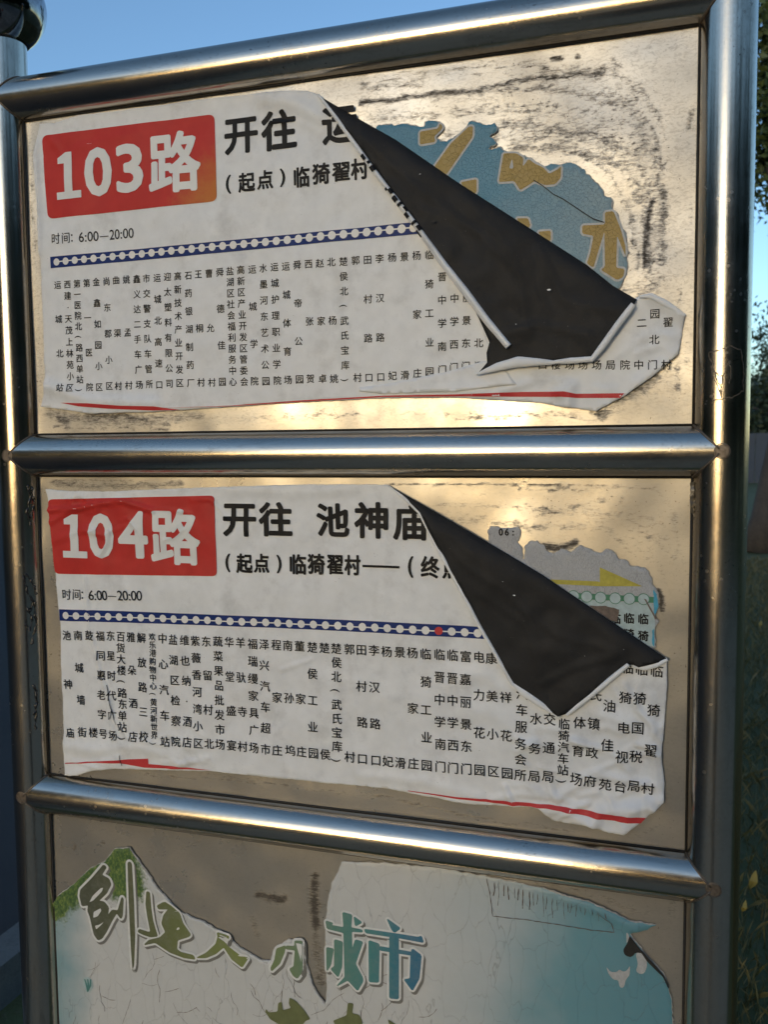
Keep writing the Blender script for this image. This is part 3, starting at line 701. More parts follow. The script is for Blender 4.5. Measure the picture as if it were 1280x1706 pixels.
for ch, b in (('开', (374, 430, 197, 257)), ('往', (435, 495, 184, 251)), ('运', (537, 596, 178, 240))):
    k = Ink(); k.box(ch, *b, 0.034); k.make('destination_character', HF1, 0.0005, M['black'], p103)
for ch, b in (('(', (377, 386, 292, 324)), ('起', (398, 426, 288, 321)), ('点', (429, 456, 284, 316)), (')', (467, 476, 281, 312)), ('临', (490, 517, 278, 313)), ('猗', (521, 551, 272, 308)), ('翟', (554, 584, 271, 303)), ('村', (585, 615, 264, 300))):
    k = Ink(); k.box(ch, *b, 0.032 if ch not in '()' else 0.03); k.make('heading_character', HF1, 0.0005, M['black'], p103)
def hours(ink, x0, x1, y0, slope, size, s2):
    chars = [('时', 0.065), ('间', 0.185), ('：', 0.285), ('6', 0.365), (':', 0.415), ('0', 0.465), ('0', 0.53), ('—', 0.625), ('2', 0.72), ('0', 0.785), (':', 0.835), ('0', 0.885), ('0', 0.95)]
    for ch, t in chars:
        px = x0 + (x1 - x0) * t; py = y0 + slope * (px - x0); up = (0, 1)
        ink.char(ch, px, py, s2 if ord(ch) < 0x2e00 and ch != '—' else size, 0.004, up, xs=0.95 if ch != '—' else 0.85)
k = Ink(); hours(k, 85, 226, 399, -0.085, 18, 22); k.make('hours_text', HF1, 0.0005, M['black'], p103)
band = sheet('stop_band', [(83, 428), (230, 415), (400, 398.5), (560, 383), (700, 369), (704, 389), (560, 402), (400, 418), (230, 434), (84, 447)], lambda P: HF1(P) + 0.0004, M['navy'], p103, 0.004)
dots = line_points([(95.5, 437), (300, 417), (450, 403), (590, 389), (690, 380)], 35)
bx = np.array([95.5 + (690 - 95.5) * ((i / 34) * 0.86 + 0.14 * (i / 34) ** 2) for i in range(35)])
dots = np.column_stack([bx, np.interp(bx, dots[:, 0], dots[:, 1])])
def link_line(name, pts, w, hf, lvl, mat, parent):
    P = traces([tuple(p) for p in pts]); P = densify(P, 0.004, False); Q = np.vstack([P + [0, w], (P - [0, w])]); n = len(P)
    return mesh_obj(name, lift(Q, hf(Q) + lvl), [(i, n + i, n + i + 1, i + 1) for i in range(n - 1)], mat, parent, True)
link_line('link_line', dots, 0.0008, HF1, 0.0007, M['white'], band)
for x, y in dots: disc('stop_dot', x, y, 6.0 + 1.4 * (x - 95) / 600, HF1, 0.0008, M['white'], band)
cols = [('运城北站', (97, 475), (102, 646)), ('西建·天茂上林苑小区', (113, 474), (118, 646)), ('第一医院北(路西单站)', (129, 473), (134, 650)), ('第一医院', (145, 472), (150, 645)), ('金鑫如园小区', (161, 470), (166, 645)),
    ('尚东郡小区', (178, 469), (183, 643)), ('曲渠村', (194, 467), (198, 643)), ('姚孟村', (211, 466), (215, 642)), ('鑫义达二手车广场', (228, 465), (232, 641)), ('市交警支队车管所', (244, 464), (249, 640)), ('运城北高速口', (262, 463), (266, 641)),
    ('迎太塑料有限公司', (279, 461), (283, 639)), ('高新技术产业开发区', (296, 460), (300, 638)), ('石药银湖制药厂', (314, 459), (318, 638)), ('王桐村', (331, 457), (335, 637)), ('曹允村', (349, 456), (353, 637)), ('舜德佳园', (367, 454), (371, 636)),
    ('盐湖区社会福利服务中心', (384, 452), (389, 636)), ('高新区产业开发区管委会', (402, 450), (408, 636)), ('运城学院', (421, 449), (425, 635)), ('水墨河东艺术公园', (439, 447), (444, 635)), ('运城护理职业学院', (458, 445), (463, 634)), ('运城体育场', (477, 444), (481, 633)),
    ('舜帝公园', (496, 442), (500, 632)), ('西张贺', (515, 440), (518, 631)), ('赵家卓', (534, 439), (538, 631)), ('北杨姚', (553, 437), (557, 631)), ('楚侯北(武氏宝库)', (573, 436), (576, 633)), ('郭村', (593, 434), (596, 629)), ('田村路口', (613, 433), (615, 629)),
    ('李汉路口', (633, 431), (635, 628)), ('杨妃', (654, 429), (655, 626)), ('景滑', (674.5, 428), (675.5, 625)), ('杨家庄', (695, 426), (696.5, 622)), ('临猗工业园', (716, 425), (716.5, 619)), ('临晋中学南门', (737.5, 423), (737.5, 616)), ('  中学西门', (759, 421), (757, 612)),
    ('  丽景东门', (780, 420), (777, 610)), ('    北门', (801, 418), (798, 610)), ('翠    口', (884, 513), (905, 608)), ('楼', (927, 608), (927, 609)), ('场', (950, 608), (950, 609)), ('场', (972, 608), (972, 609)), ('场', (995, 608), (995, 609)), ('局', (1018, 608), (1018, 609)),
    ('二  院', (1070, 538), (1042, 608)), ('中', (1065, 608), (1065, 609)), ('园北门', (1092, 523), (1088, 608)), ('翟 村', (1114, 537), (1111, 608))]
STRIP_TEXT = []
for c, a, b in cols:
    k = Ink(); sz = 13.2 + (a[0] - 97) / 600 * 1.6
    if a[0] > 860:
        if c == '园北门': k.char('园', 1092, 523, sz); k.char('北', 1091, 566, sz); k.char('门', 1088, 608, sz)
        elif c == '二  院': k.char('二', 1070, 538, sz); k.char('院', 1042, 608, sz)
        elif c == '翟 村': k.char('翟', 1114, 537, sz); k.char('村', 1111, 608, sz)
        elif c.startswith('翠'): k.char('口', 905, 608, sz)
        else: k.char(c, a[0], a[1], sz)
        k.make('stop_name', HF1, 0.0004 if c != '中' else 0.0004, M['black'], p103)
    else:
        vtext(c, a, b, sz, k); k.make('stop_name', HF1, 0.0005, M['black'], p103)
sheet('red_line', [(100, 671), (145, 672), (200, 676), (255, 677), (300, 683), (255, 684), (180, 681), (130, 677)], lambda P: HF1(P) + 0.0005, M['crimson'], p103, 0.004)
sheet('red_line', [(255, 680), (380, 676), (500, 667), (640, 659), (760, 657), (870, 653), (940, 652), (960, 656), (1041, 655), (1034, 663), (960, 663), (935, 661), (870, 661), (760, 660.5), (640, 661.5), (500, 669.5), (380, 677)], lambda P: HF1(P) + 0.0005, M['crimson'], p103, 0.004)
# lower torn strip that has slid over the foot of the stop names
HFS = lambda P: HF1(P) + 0.0016
sheet('torn_strip', [(598, 645), (640, 641), (700, 628), (745, 619), (800, 603), (830, 600), (860, 640), (760, 652), (640, 656), (598, 652)], HFS, M['paper'], p103, 0.004, 0.0004, 0.0012)
# black reverse of the peeled corner
fold1 = [(536, 162), (600, 199), (660, 233), (762, 303), (900, 391), (978, 441), (1022, 476), (1062, 499)]
HFF1 = fold_height(fold1, 0.0035, 0.0085, 0.022, 0.005, 31, [([(600, 225), (680, 300), (800, 390)], 0.0016, 0.007), ([(780, 330), (860, 430), (880, 560)], 0.0014, 0.008), ([(900, 420), (940, 500), (1030, 520)], 0.0016, 0.006), ([(700, 350), (790, 380), (880, 470)], 0.0012, 0.006), ([(830, 560), (900, 540), (985, 560)], 0.0018, 0.007)])
sheet('peeled_corner', fold1 + [(1057, 508), (1020, 556), (988, 598), (927, 602), (862, 600), (795, 624), (812, 604), (811, 588), (816, 570), (790, 512), (770, 478), (735, 432), (693, 373), (640, 300), (590, 232), (560, 195)], HFF1, [M['back'], M['paper']], p103, 0.005, 0.0, None, two=0.0007)
r1, pa, ra = roll('rolled_edge', [(530, 157, 2.5), (560, 196, 4.0), (620, 280, 4.6), (693, 375, 5.4), (740, 440, 6.6), (774, 483, 7.2), (812, 534, 7.2), (848, 577, 6.2)], [0.006, 0.011, 0.0135, 0.014, 0.0145, 0.0145, 0.0145, 0.0145], M['paper'], p103, res=110)
roll('torn_lip', [(790, 508, 2), (800, 530, 4), (812, 560, 4), (816, 580, 2)], 0.006, M['paper'], p103, False, 0.5, 12, 20)
roll('curled_lip', [(793, 624, 1.5), (830, 611, 7), (863, 603, 9), (895, 603, 6.5), (926, 604, 3)], 0.0115, M['paper'], p103, False, 0.55, 16, 40)
roll('curled_lip', [(924, 603, 3), (950, 601, 5), (988, 598, 4.6)], 0.0125, M['paper'], p103, False, 0.7, 16, 20)
roll('curled_lip', [(985, 601, 4), (1005, 576, 5.5), (1030, 541, 5.8), (1056, 507, 5)], 0.0125, M['paper'], p103, False, 0.8, 16, 30)
roll('curled_lip', [(1066, 494, 2), (1085, 493, 5), (1110, 506, 6), (1142, 526, 3)], 0.006, M['paper'], p103, False, 0.7, 16, 30)
# letters of the heading showing on the roll
path, T, fr = frame_path(pa)
for t0, t1, a0, a1 in ((.245, .262, -.4, 1.2), (.268, .275, -.9, .3), (.285, .305, -1.1, .9), (.37, .385, .1, 1.3), (.385, .40, -1.2, .4), (.41, .43, -.6, 1.3), (.435, .445, -1.2, 1.1), (.455, .47, -1.2, -.2), (.475, .495, -.2, 1.3), (.51, .52, -1.0, 1.2), (.53, .55, -1.2, .2), (.535, .56, .5, 1.3)):
    i0 = int(t0 * 109); i1 = max(i0 + 1, int(t1 * 109)); V = []; F = []; na = 8
    for i in range(i0, i1 + 1):
        u, w = fr[i]
        for j in range(na + 1):
            a = a0 + (a1 - a0) * j / na; V.append(path[i] + (u * math.cos(a) + w * math.sin(a)) * (ra[i] * 1.05))
    for i in range(i1 - i0):
        for j in range(na): F.append((i * (na + 1) + j, i * (na + 1) + j + 1, (i + 1) * (na + 1) + j + 1, (i + 1) * (na + 1) + j))
    mesh_obj('letter_fragment', V, F, M['black'], r1, True)
def flake(px, py, s, h, par, mat='paper', ang=0.5):
    c = np.array(trace(px, py, h)); m = s * pxs(px, py); P = c + m * np.array([(math.cos(a + ang) * r, math.sin(a + ang) * r * 0.6) for a, r in ((0, 1), (1.2, .7), (2.4, .9), (3.6, .6), (5.0, .8))])
    mesh_obj('paper_flake', lift(P, np.full(5, h)), [(0, 1, 2, 3, 4)], M[mat], par)
flake(915, 483, 4, 0.0170, p103, 'paper', 0.6); flake(722, 369, 4.5, 0.0165, p103, 'grime'); flake(700, 290, 1.5, 0.0165, p103); flake(860, 540, 1.3, 0.0165, p103); flake(640, 243, 2, 0.0165, p103, 'grime')

# ------------------------------------------------------------------ older timetable under the lower one
FLAT2 = field(0.0006, 0.0004, 0.03, [], 41)
old2 = thing('torn_poster', 'torn remnant of old grey timetable with yellow arrow behind black flap', 'torn poster', (trace(1000, 970)[0], PY, trace(1000, 970)[1]))
cE = (800, 860, 4.0)
sheet('sheet', crop(*cE, [(50, 110), (75, 75), (250, 80), (268, 130), (250, 170), (275, 200), (285, 285), (300, 285), (300, 210), (330, 180), (380, 170), (420, 200), (440, 240), (490, 250), (540, 210), (610, 245), (680, 205), (720, 205), (760, 235), (870, 235), (1000, 320), (1100, 350), (1130, 390),
    (1175, 490), (1195, 600), (1170, 680), (1195, 700), (1165, 745), (1165, 880), (1000, 850), (600, 620), (150, 320), (55, 180)]), FLAT2, [M['grey_old'], M['torn']], old2, 0.006, 0.0018, 0.002, rim=0.0010)
up2 = lambda l: (lambda P: FLAT2(P) + l)
sheet('pale_strip', crop(*cE, [(600, 552), (1150, 582), (1168, 700), (1168, 745), (1162, 870), (1000, 840), (700, 640)]), up2(0.0003), M['palecyan'], old2, 0.006)
ar = sheet('arrow', crop(*cE, [(440, 420), (785, 434), (800, 440), (800, 340), (1085, 467), (800, 467), (470, 450)]), up2(0.0004), M['yellow'], old2, 0.006)
gb = sheet('green_band', crop(*cE, [(560, 508), (1160, 538), (1160, 578), (600, 548)]), up2(0.0005), M['green'], old2, 0.006)
for x, y in ((625, 532), (713, 536), (805, 542), (903, 547), (997, 550), (1092, 553)):
    px, py = crop(*cE, [(x, y)])[0]
    disc('stop_ring', px, py, 9.8, FLAT2, 0.0008, M['green'], gb); disc('stop_circle', px, py, 8.6, FLAT2, 0.0011, M['palecyan'], gb)
k = Ink()
for ch, x, y in (('临', 905, 682), ('临', 995, 680), ('临', 1090, 685), ('猗', 995, 785), ('猗', 1090, 797)):
    px, py = crop(*cE, [(x, y)])[0]; k.char(ch, px, py, 17, 0.03, xs=0.95)
k.make('stop_name', FLAT2, 0.0007, M['black'], old2)
k = Ink()
for ch, x in (('0', 140), ('6', 180), (':', 222)):
    px, py = crop(*cE, [(x, 103)])[0]; k.char(ch, px, py, 15, 0.03, xs=0.9)
k.make('hours_text', FLAT2, 0.0007, M['black'], old2)
sheet('bare_patch', crop(*cE, [(730, 595), (800, 600), (930, 622), (912, 700), (850, 690), (780, 640)]), up2(0.0009), M['resid'], old2, 0.006, 0.0012)
sheet('blue_margin', crop(*cE, [(1158, 490), (1178, 520), (1193, 600), (1170, 660), (1160, 640)]), up2(0.0009), M['cyan'], old2, 0.006, 0.0004)
sheet('blue_margin', crop(*cE, [(1150, 760), (1163, 750), (1163, 870), (1150, 850)]), up2(0.0009), M['cyan'], old2, 0.006, 0.0004)
tb = crop(*cE, [(1095, 550), (1110, 555), (1180, 680), (1170, 690)])
sheet('scrape', tb, up2(0.0013), M['resid'], old2, 0.006, 0.0004)

# ------------------------------------------------------------------ lower timetable (104)
CR2 = [([(78, 850), (140, 846), (200, 832), (255, 850)], 0.0028, 0.006, 'f'), ([(82, 872), (120, 850), (170, 838)], 0.0022, 0.006, 'f'), ([(92, 900), (150, 880), (175, 890)], 0.0014, 0.006, 's'), ([(170, 925), (182, 905), (186, 885)], 0.0014, 0.004, 'f'),
       ([(130, 820), (122, 840)], 0.002, 0.006, 's'), ([(142, 960), (150, 1030), (160, 1090), (185, 1170), (190, 1230)], 0.0021, 0.005, 'f'), ([(185, 1155), (192, 1195), (215, 1228), (280, 1240)], 0.0016, 0.004, 'f'),
       ([(110, 1240), (160, 1250), (230, 1240), (300, 1262)], 0.0022, 0.010, 's'), ([(120, 1290), (200, 1262)], 0.002, 0.008, 's'), ([(470, 1115), (520, 1098)], 0.0012, 0.005, 'f'), ([(560, 930), (620, 990), (660, 1000)], 0.0008, 0.012, 's'),
       ([(745, 1140), (800, 1120), (850, 1150)], 0.0018, 0.010, 's'), ([(780, 1180), (840, 1195), (900, 1260)], 0.0014, 0.012, 's'), ([(1000, 1190), (1050, 1205), (1095, 1260)], 0.0022, 0.009, 's'), ([(940, 1320), (1000, 1290), (1095, 1310)], 0.0026, 0.009, 'f'),
       ([(1040, 1140), (1080, 1200), (1100, 1230)], 0.0020, 0.006, 'f'), ([(1070, 1120), (1060, 1180), (1090, 1205)], 0.0016, 0.005, 'f'), ([(900, 1345), (940, 1350), (985, 1372)], 0.0030, 0.008, 's'), ([(985, 1378), (1000, 1350), (1060, 1345)], 0.0030, 0.008, 's'),
       ([(1040, 1390), (1050, 1350), (1105, 1330)], 0.0032, 0.009, 's'), ([(820, 1330), (870, 1320), (930, 1330)], 0.0018, 0.007, 'f'), ([(1085, 1160), (1095, 1300)], 0.0018, 0.006, 's'), ([(600, 1290), (700, 1300), (800, 1325)], 0.0014, 0.008, 's'), ([(1010, 1130), (1035, 1165)], 0.0012, 0.005, 'f'),
       ([(950, 1230), (1020, 1255), (1050, 1285)], 0.0014, 0.006, 'f'), ([(380, 815), (480, 820), (600, 812)], 0.0014, 0.009, 's'), ([(240, 1040), (330, 1120), (340, 1200)], 0.0006, 0.02, 's'), ([(1030, 1325), (1080, 1300)], 0.0016, 0.005, 'f')]
rk = random.Random(8)
for q in range(26):
    x = rk.uniform(840, 1090); y = rk.uniform(1210, 1370); a = rk.uniform(-0.5, 1.2); L = rk.uniform(20, 70)
    CR2.append(([(x, y), (x + L * .5 * math.cos(a), y + L * .5 * math.sin(a) + rk.uniform(-8, 8)), (x + L * math.cos(a), y + L * math.sin(a))], rk.uniform(0.0010, 0.0022), rk.uniform(0.005, 0.009), 'f'))
for q in range(18):
    x = rk.uniform(85, 330); y = rk.choice((rk.uniform(825, 900), rk.uniform(1180, 1280))); a = rk.uniform(-0.6, 0.6); L = rk.uniform(20, 80)
    CR2.append(([(x, y), (x + L * .5, y + rk.uniform(-10, 10)), (x + L, y + L * math.sin(a))], rk.uniform(0.0007, 0.0016), rk.uniform(0.003, 0.006), 'f'))
HF2 = field(0.0020, 0.0030, 0.045, [(p, a * 1.5, w, k) for p, a, w, k in CR2], 13)
p104 = thing('route_poster', 'white wrinkled timetable poster for route 104 with its upper right corner folded over', 'poster', (trace(600, 1080)[0], PY, trace(600, 1080)[1]))
sheet('sheet', [(75, 815), (110, 818), (180, 819), (270, 815), (350, 812), (500, 807), (600, 807), (646, 808), (680, 830), (740, 900), (800, 1000), (850, 1080), (930, 1120), (1000, 1090), (1060, 1080), (1112, 1097), (1112, 1150), (1108, 1200), (1103, 1260), (1108, 1310), (1107, 1338), (1075, 1366),
    (1040, 1392), (1015, 1388), (980, 1378), (940, 1371), (920, 1366), (897, 1347), (790, 1341), (700, 1325), (640, 1313), (500, 1300), (350, 1285), (240, 1282), (190, 1281), (150, 1285), (130, 1292), (107, 1292), (105, 1230), (103, 1150), (100, 1040), (93, 975), (88, 920), (84, 885), (80, 850)], HF2, M['paper'], p104, 0.003, 0.0004, 0.003)
badge = sheet('route_badge', round_corners([(79, 832), (357, 825.5), (361, 960), (91, 956), (84, 890)], 8), lambda P: HF2(P) + 0.0009, M['red'], p104, 0.003)
k = Ink()
for ch, x0, x1, yt, yb, off in (('1', 106, 147, 857, 929, 0), ('0', 150, 191, 855, 930, 0.035), ('4', 198, 248, 851, 930, 0.03)):
    k.box(ch, x0, x1, yt, yb, off + 0.005); k.make('badge_character', HF2, 0.0018, M['white'], badge); k = Ink()
k.box('路', 252, 335, 847, 941, 0.030); k.make('badge_character', HF2, 0.0018, M['white'], badge)
for ch, b in (('开', (372, 428, 839, 894)), ('往', (432, 488, 836, 894)), ('池', (528, 583, 838, 894)), ('神', (591, 648, 836, 897)), ('庙', (656, 713, 840, 900))):
    k = Ink(); k.box(ch, *b, 0.034); k.make('destination_character', HF2, 0.0011, M['black'], p104)
for ch, b in (('(', (376, 384, 922, 953)), ('起', (394, 422, 922, 955)), ('点', (424, 450, 922, 954)), (')', (462, 470, 924, 955)), ('临', (483, 511, 923, 957)), ('猗', (513, 542, 922, 957)), ('翟', (545, 573, 924, 957)), ('村', (575, 602, 924, 958)), ('—', (605, 635, 941, 945)), ('—', (634, 667, 942, 946)),
              ('(', (681, 690, 926, 962)), ('终', (702, 734, 926, 963)), ('点', (738, 768, 928, 964))):
    k = Ink(); k.box(ch, *b, 0.032 if ch not in '()—' else (0.03 if ch != '—' else 0.0)); k.make('heading_character', HF2, 0.0011, M['black'], p104)
k = Ink(); hours(k, 102, 240, 990, 0.008, 17.5, 22); k.make('hours_text', HF2, 0.0011, M['black'], p104)
band = sheet('stop_band', [(98, 1015), (200, 1018), (350, 1024), (500, 1030), (640, 1036), (720, 1040), (830, 1046), (835, 1066), (720, 1060), (640, 1055), (500, 1048), (350, 1042), (200, 1037), (99, 1034)], lambda P: HF2(P) + 0.0005, M['navy'], p104, 0.004)
bx = np.array([111 + (797 - 111) * (0.88 * (i / 35) + 0.12 * (i / 35) ** 2) for i in range(36)])
by = np.interp(bx, [98, 200, 350, 500, 640, 720, 830], [1024.5, 1027.5, 1033, 1039, 1045.5, 1050, 1056])
link_line('link_line', list(zip(bx, by)), 0.0008, HF2, 0.0009, M['white'], band)
rd = int(np.argmin(abs(bx - 729)))
for i, (x, y) in enumerate(zip(bx, by)):
    o = disc('stop_dot', x, y, 6.0 + 0.8 * (x - 100) / 700, HF2, 0.0011, M['crimson'] if i == rd else M['white'], band)
    if i == rd: o['label'] = 'red dot marking one stop'
cols = [('池神庙', (112, 1058), (118, 1220)), ('南城墙街', (131, 1058), (138, 1219)), ('鼓楼', (150, 1058), (156, 1220)), ('福同惠老字号', (168, 1059), (172, 1222)), ('东星时代广场', (185, 1059), (189, 1224)), ('百货大楼(路东单站)', (202, 1060), (206, 1229)), ('雅朵酒店', (219, 1061), (224, 1226)),
    ('解放路三校', (237, 1062), (241, 1226)), ('欢乐港购物中心(黄河新世界)', (255, 1060), (259, 1237)), ('中心汽车站', (272, 1063), (277, 1234)), ('盐湖区检察院', (290, 1065), (295, 1234)), ('维也纳·酒店', (309, 1066), (314, 1235)), ('紫薇香河湾小区', (327, 1067), (332, 1237)), ('东留村北', (345, 1068), (350, 1238)),
    ('蔬菜果品批发市场', (364, 1068), (368, 1239)), ('华堂盛宴', (383, 1069), (387, 1241)), ('羊驮寺村', (402, 1070), (405, 1243)), ('福瑞缦家具广场', (422, 1072), (424, 1245)), ('泽兴汽车超市', (441, 1073), (444, 1247)), ('程家庄', (461, 1074), (463, 1249)), ('南孙坞', (480, 1075), (484, 1250)), ('董家庄', (500, 1076), (503, 1252)),
    ('楚侯工业园', (521, 1078), (523, 1254)), ('楚侯', (541, 1079), (543, 1256)), ('楚侯北(武氏宝库)', (561, 1080), (563, 1266)), ('郭村', (583, 1081), (584, 1260)), ('田村路口', (603, 1082), (605, 1263)), ('李汉路口', (624, 1083), (627, 1266)), ('杨妃', (645, 1085), (647, 1268)), ('景滑', (667, 1086), (668, 1270)),
    ('杨家庄', (688, 1087), (690, 1271)), ('临猗工业园', (710, 1089), (712, 1274)), ('临晋中学南门', (733, 1090), (735, 1276)), ('临晋中学西门', (755, 1091), (756, 1278)), ('富嘉丽景东门', (777, 1093), (778, 1280)), ('电力花园', (799, 1094), (800, 1282)), ('康美小区', (820, 1096), (823, 1284)), (' 祥花园', (843, 1097), (846, 1287)),
    ('  汽车服务会所', (872, 1101), (868, 1290)), ('  水务局', (897, 1101), (891, 1292)), ('  交通局', (920, 1102), (914, 1292)), ('临猗汽车站)', (941, 1205), (938, 1301)), ('  体育场', (972, 1110), (961, 1297)), (' 氏镇政府', (996, 1110), (984, 1300)), (' 油佳苑', (1020, 1110), (1009, 1306)), ('临猗电视台', (1046, 1112), (1034, 1309)),
    ('临猗国税局', (1070, 1114), (1057, 1308)), ('临猗翟村', (1095, 1117), (1080, 1312))]
for c, a, b in cols:
    k = Ink(); n = len(c); sz = 15.6 + (a[0] - 100) / 1000 * 4.2
    if n > 12: sz = 12.2
    elif c == '临猗汽车站)': sz = 17.5
    vtext(c, a, b, sz, k); k.make('stop_name', HF2, 0.0011, M['black'], p104)
up4 = lambda P: HF2(P) + 0.0007
sheet('red_line', [(108, 1271), (170, 1268), (203, 1266), (246, 1264), (247, 1273), (290, 1277), (350, 1283), (240, 1279), (200, 1272), (160, 1271), (108, 1272.5)], up4, M['crimson'], p104, 0.004)
sheet('red_line', [(680, 1317), (760, 1328), (860, 1336), (915, 1340), (960, 1348), (1020, 1358), (1077, 1363), (1068, 1372), (1010, 1366), (950, 1356), (910, 1347), (850, 1342), (760, 1331), (680, 1318)], up4, M['crimson'], p104, 0.004)
for pts in ([(180, 1140), (186, 1165), (190, 1182), (196, 1206)], [(203, 1256), (204, 1264), (206, 1274)], [(190, 1182), (187, 1196)]):
    P_ = densify(traces(pts), 0.002, False); Q_ = np.vstack([P_ + [0.0005, 0], P_ - [0.0005, 0]]); n_ = len(P_)
    mesh_obj('paper_tear', lift(Q_, HF2(Q_) + 0.0013), [(i, n_ + i, n_ + i + 1, i + 1) for i in range(n_ - 1)], M['grime'], p104)
fold2 = [(648, 809), (700, 838), (780, 884), (850, 925), (905, 958), (1000, 1022), (1060, 1062), (1113, 1098)]
HFF2 = fold_height(fold2, 0.0035, 0.0075, 0.022, 0.005, 37, [([(740, 900), (780, 945), (860, 995), (900, 1060)], 0.0014, 0.004), ([(850, 1000), (930, 1060), (1030, 1085)], 0.0014, 0.006), ([(800, 990), (880, 1040), (900, 1120)], 0.0012, 0.007), ([(900, 1140), (960, 1110), (1040, 1090)], 0.0018, 0.006), ([(700, 850), (790, 920)], 0.001, 0.005)])
sheet('folded_corner', fold2 + [(1090, 1106), (1065, 1112), (1050, 1105), (1000, 1145), (945, 1189), (930, 1194), (890, 1166), (857, 1143), (830, 1095), (800, 1043), (760, 966), (727, 908), (700, 854), (672, 826)], HFF2, [M['back'], M['paper']], p104, 0.005, 0.0, None, two=0.0007)
roll('curled_lip', [(648, 810, 1.5), (672, 828, 2.4), (700, 855, 3), (727, 909, 3.2), (760, 968, 3.2), (800, 1045, 3.2), (830, 1097, 3.2), (856, 1143, 3)], [0.004, .006, .008, .0105, .011, .011, .011, .011], M['paper'], p104, False, 0.8, 14, 60)
roll('curled_lip', [(853, 1138, 3), (875, 1156, 6), (905, 1176, 5), (932, 1195, 2)], 0.0108, M['paper'], p104, False, 0.5, 14, 24)
roll('curled_lip', [(945, 1191, 3), (965, 1174, 4.5), (1005, 1142, 4.5), (1048, 1107, 3.5)], 0.0108, M['paper'], p104, False, 0.8, 14, 30)
roll('curled_lip', [(1056, 1110, 3), (1075, 1113, 4.5), (1095, 1108, 4), (1113, 1099, 2.5)], 0.0085, M['paper'], p104, False, 0.7, 14, 24)
for a, b, s in ((857, 992, 2.6), (838, 969, 1.2), (975, 1093, 0.9), (1040, 1082, 0.9)): flake(a, b, s, 0.0150, p104, 'paper' if s > 1.3 else 'halo', 0.3)

# ------------------------------------------------------------------ slogan poster in the bottom panel
FLAT3 = field(0.0010, 0.0006, 0.06, [([(85, 1505), (150, 1450), (215, 1414)], 0.0014, 0.006, 's'), ([(215, 1412), (262, 1482), (340, 1537), (437, 1600)], 0.0016, 0.006, 's'), ([(505, 1572), (522, 1645), (542, 1675)], 0.0016, 0.005, 's'), ([(920, 1485), (990, 1512), (1060, 1545)], 0.003, 0.008, 's')], 51)
old3 = thing('slogan_poster', 'torn pale blue city slogan poster with green and teal brush lettering in bottom panel', 'poster', (trace(600, 1680)[0], PY, trace(600, 1680)[1]))
sheet('sheet', [(87, 1506), (97, 1492), (120, 1475), (150, 1447), (175, 1435), (190, 1415), (215, 1412), (227, 1430), (245, 1455), (262, 1482), (280, 1500), (300, 1520), (340, 1537), (370, 1555), (400, 1580), (437, 1601), (450, 1600), (457, 1580), (480, 1565), (505, 1572), (510, 1605), (522, 1645), (542, 1675),
    (545, 1640), (543, 1600), (542, 1560), (545, 1510), (552, 1475), (570, 1437), (580, 1436), (640, 1438), (730, 1446), (810, 1460), (920, 1485), (990, 1507), (1060, 1538), (1095, 1541), (1080, 1549), (1050, 1556), (1075, 1590), (1105, 1620), (1115, 1645), (1120, 1675), (1122, 1706), (1120, 1860), (105, 1860), (96, 1720), (90, 1600)],
    FLAT3, [M['slogan'], M['torn']], old3, 0.006, 0.0009, 0.0022, rim=0.0012)
up3 = lambda l: (lambda P: FLAT3(P) + l)
fo = [o for o in old3.children][0]; co = np.zeros(len(fo.data.vertices) * 3); fo.data.vertices.foreach_get('co', co); co = co.reshape(-1, 3) + np.array(old3.location)
dd = np.minimum(seg_dist(co[:, [0, 2]], traces([(85, 1510), (120, 1478), (175, 1440), (212, 1416)])) / 0.034, seg_dist(co[:, [0, 2]], traces([(200, 1425), (208, 1470)])) / 0.045)
fat = fo.data.attributes.new('foliage', 'FLOAT', 'POINT'); fat.data.foreach_set('value', np.clip(1.25 - dd, 0, 1))
cA = (110, 1400, 3.765); cB = (420, 1500, 4.0)
SH = (0.0028, -0.0034)
letters('brush_letter', [[[(238, 150), (255, 165), (225, 215), (270, 240), (283, 275), (255, 330), (205, 378), (240, 385), (268, 420), (262, 470), (290, 435), (325, 440), (350, 355), (360, 365), (355, 470), (345, 492), (318, 455), (290, 500), (255, 570), (225, 615), (200, 625), (175, 590), (150, 480), (135, 440), (140, 405), (100, 410), (85, 350), (90, 310), (160, 240)],
      [(215, 297), (165, 345), (142, 390), (170, 380), (228, 320), (236, 292)], [(170, 447), (168, 488), (200, 478), (224, 440), (216, 422)], [(178, 532), (188, 562), (222, 532), (246, 502), (205, 527)]],
    [[(388, 140), (400, 133), (412, 145), (425, 400), (432, 600), (425, 780), (418, 805), (410, 700), (400, 500), (392, 300)]]], cA, FLAT3, M['brush'], old3, 0.0042, 0.0007, SH, bold=0.0006, hmat=M['edge'])
letters('brush_letter', [[[(505, 320), (525, 325), (533, 420), (545, 500), (562, 560), (575, 600), (530, 605), (480, 588), (450, 572), (460, 556), (520, 575), (530, 570), (510, 470), (500, 400)]],
    [[(580, 430), (570, 410), (625, 380), (712, 455), (735, 520), (783, 590), (770, 603), (700, 625), (695, 680), (720, 700), (800, 720), (812, 745), (740, 735), (650, 700), (560, 640), (490, 655), (520, 625), (590, 608), (625, 575), (600, 520), (612, 470), (642, 430)], [(690, 565), (715, 560), (712, 540), (695, 545)]],
    [[(952, 572), (1026, 600), (1005, 655), (1090, 720), (1145, 735), (1105, 795), (1040, 745), (990, 668), (940, 710), (880, 735), (820, 735), (880, 705), (940, 650), (955, 600)]]], cA, FLAT3, M['brush'], old3, 0.0036, 0.0007, SH, bold=0.0006, hmat=M['edge'])
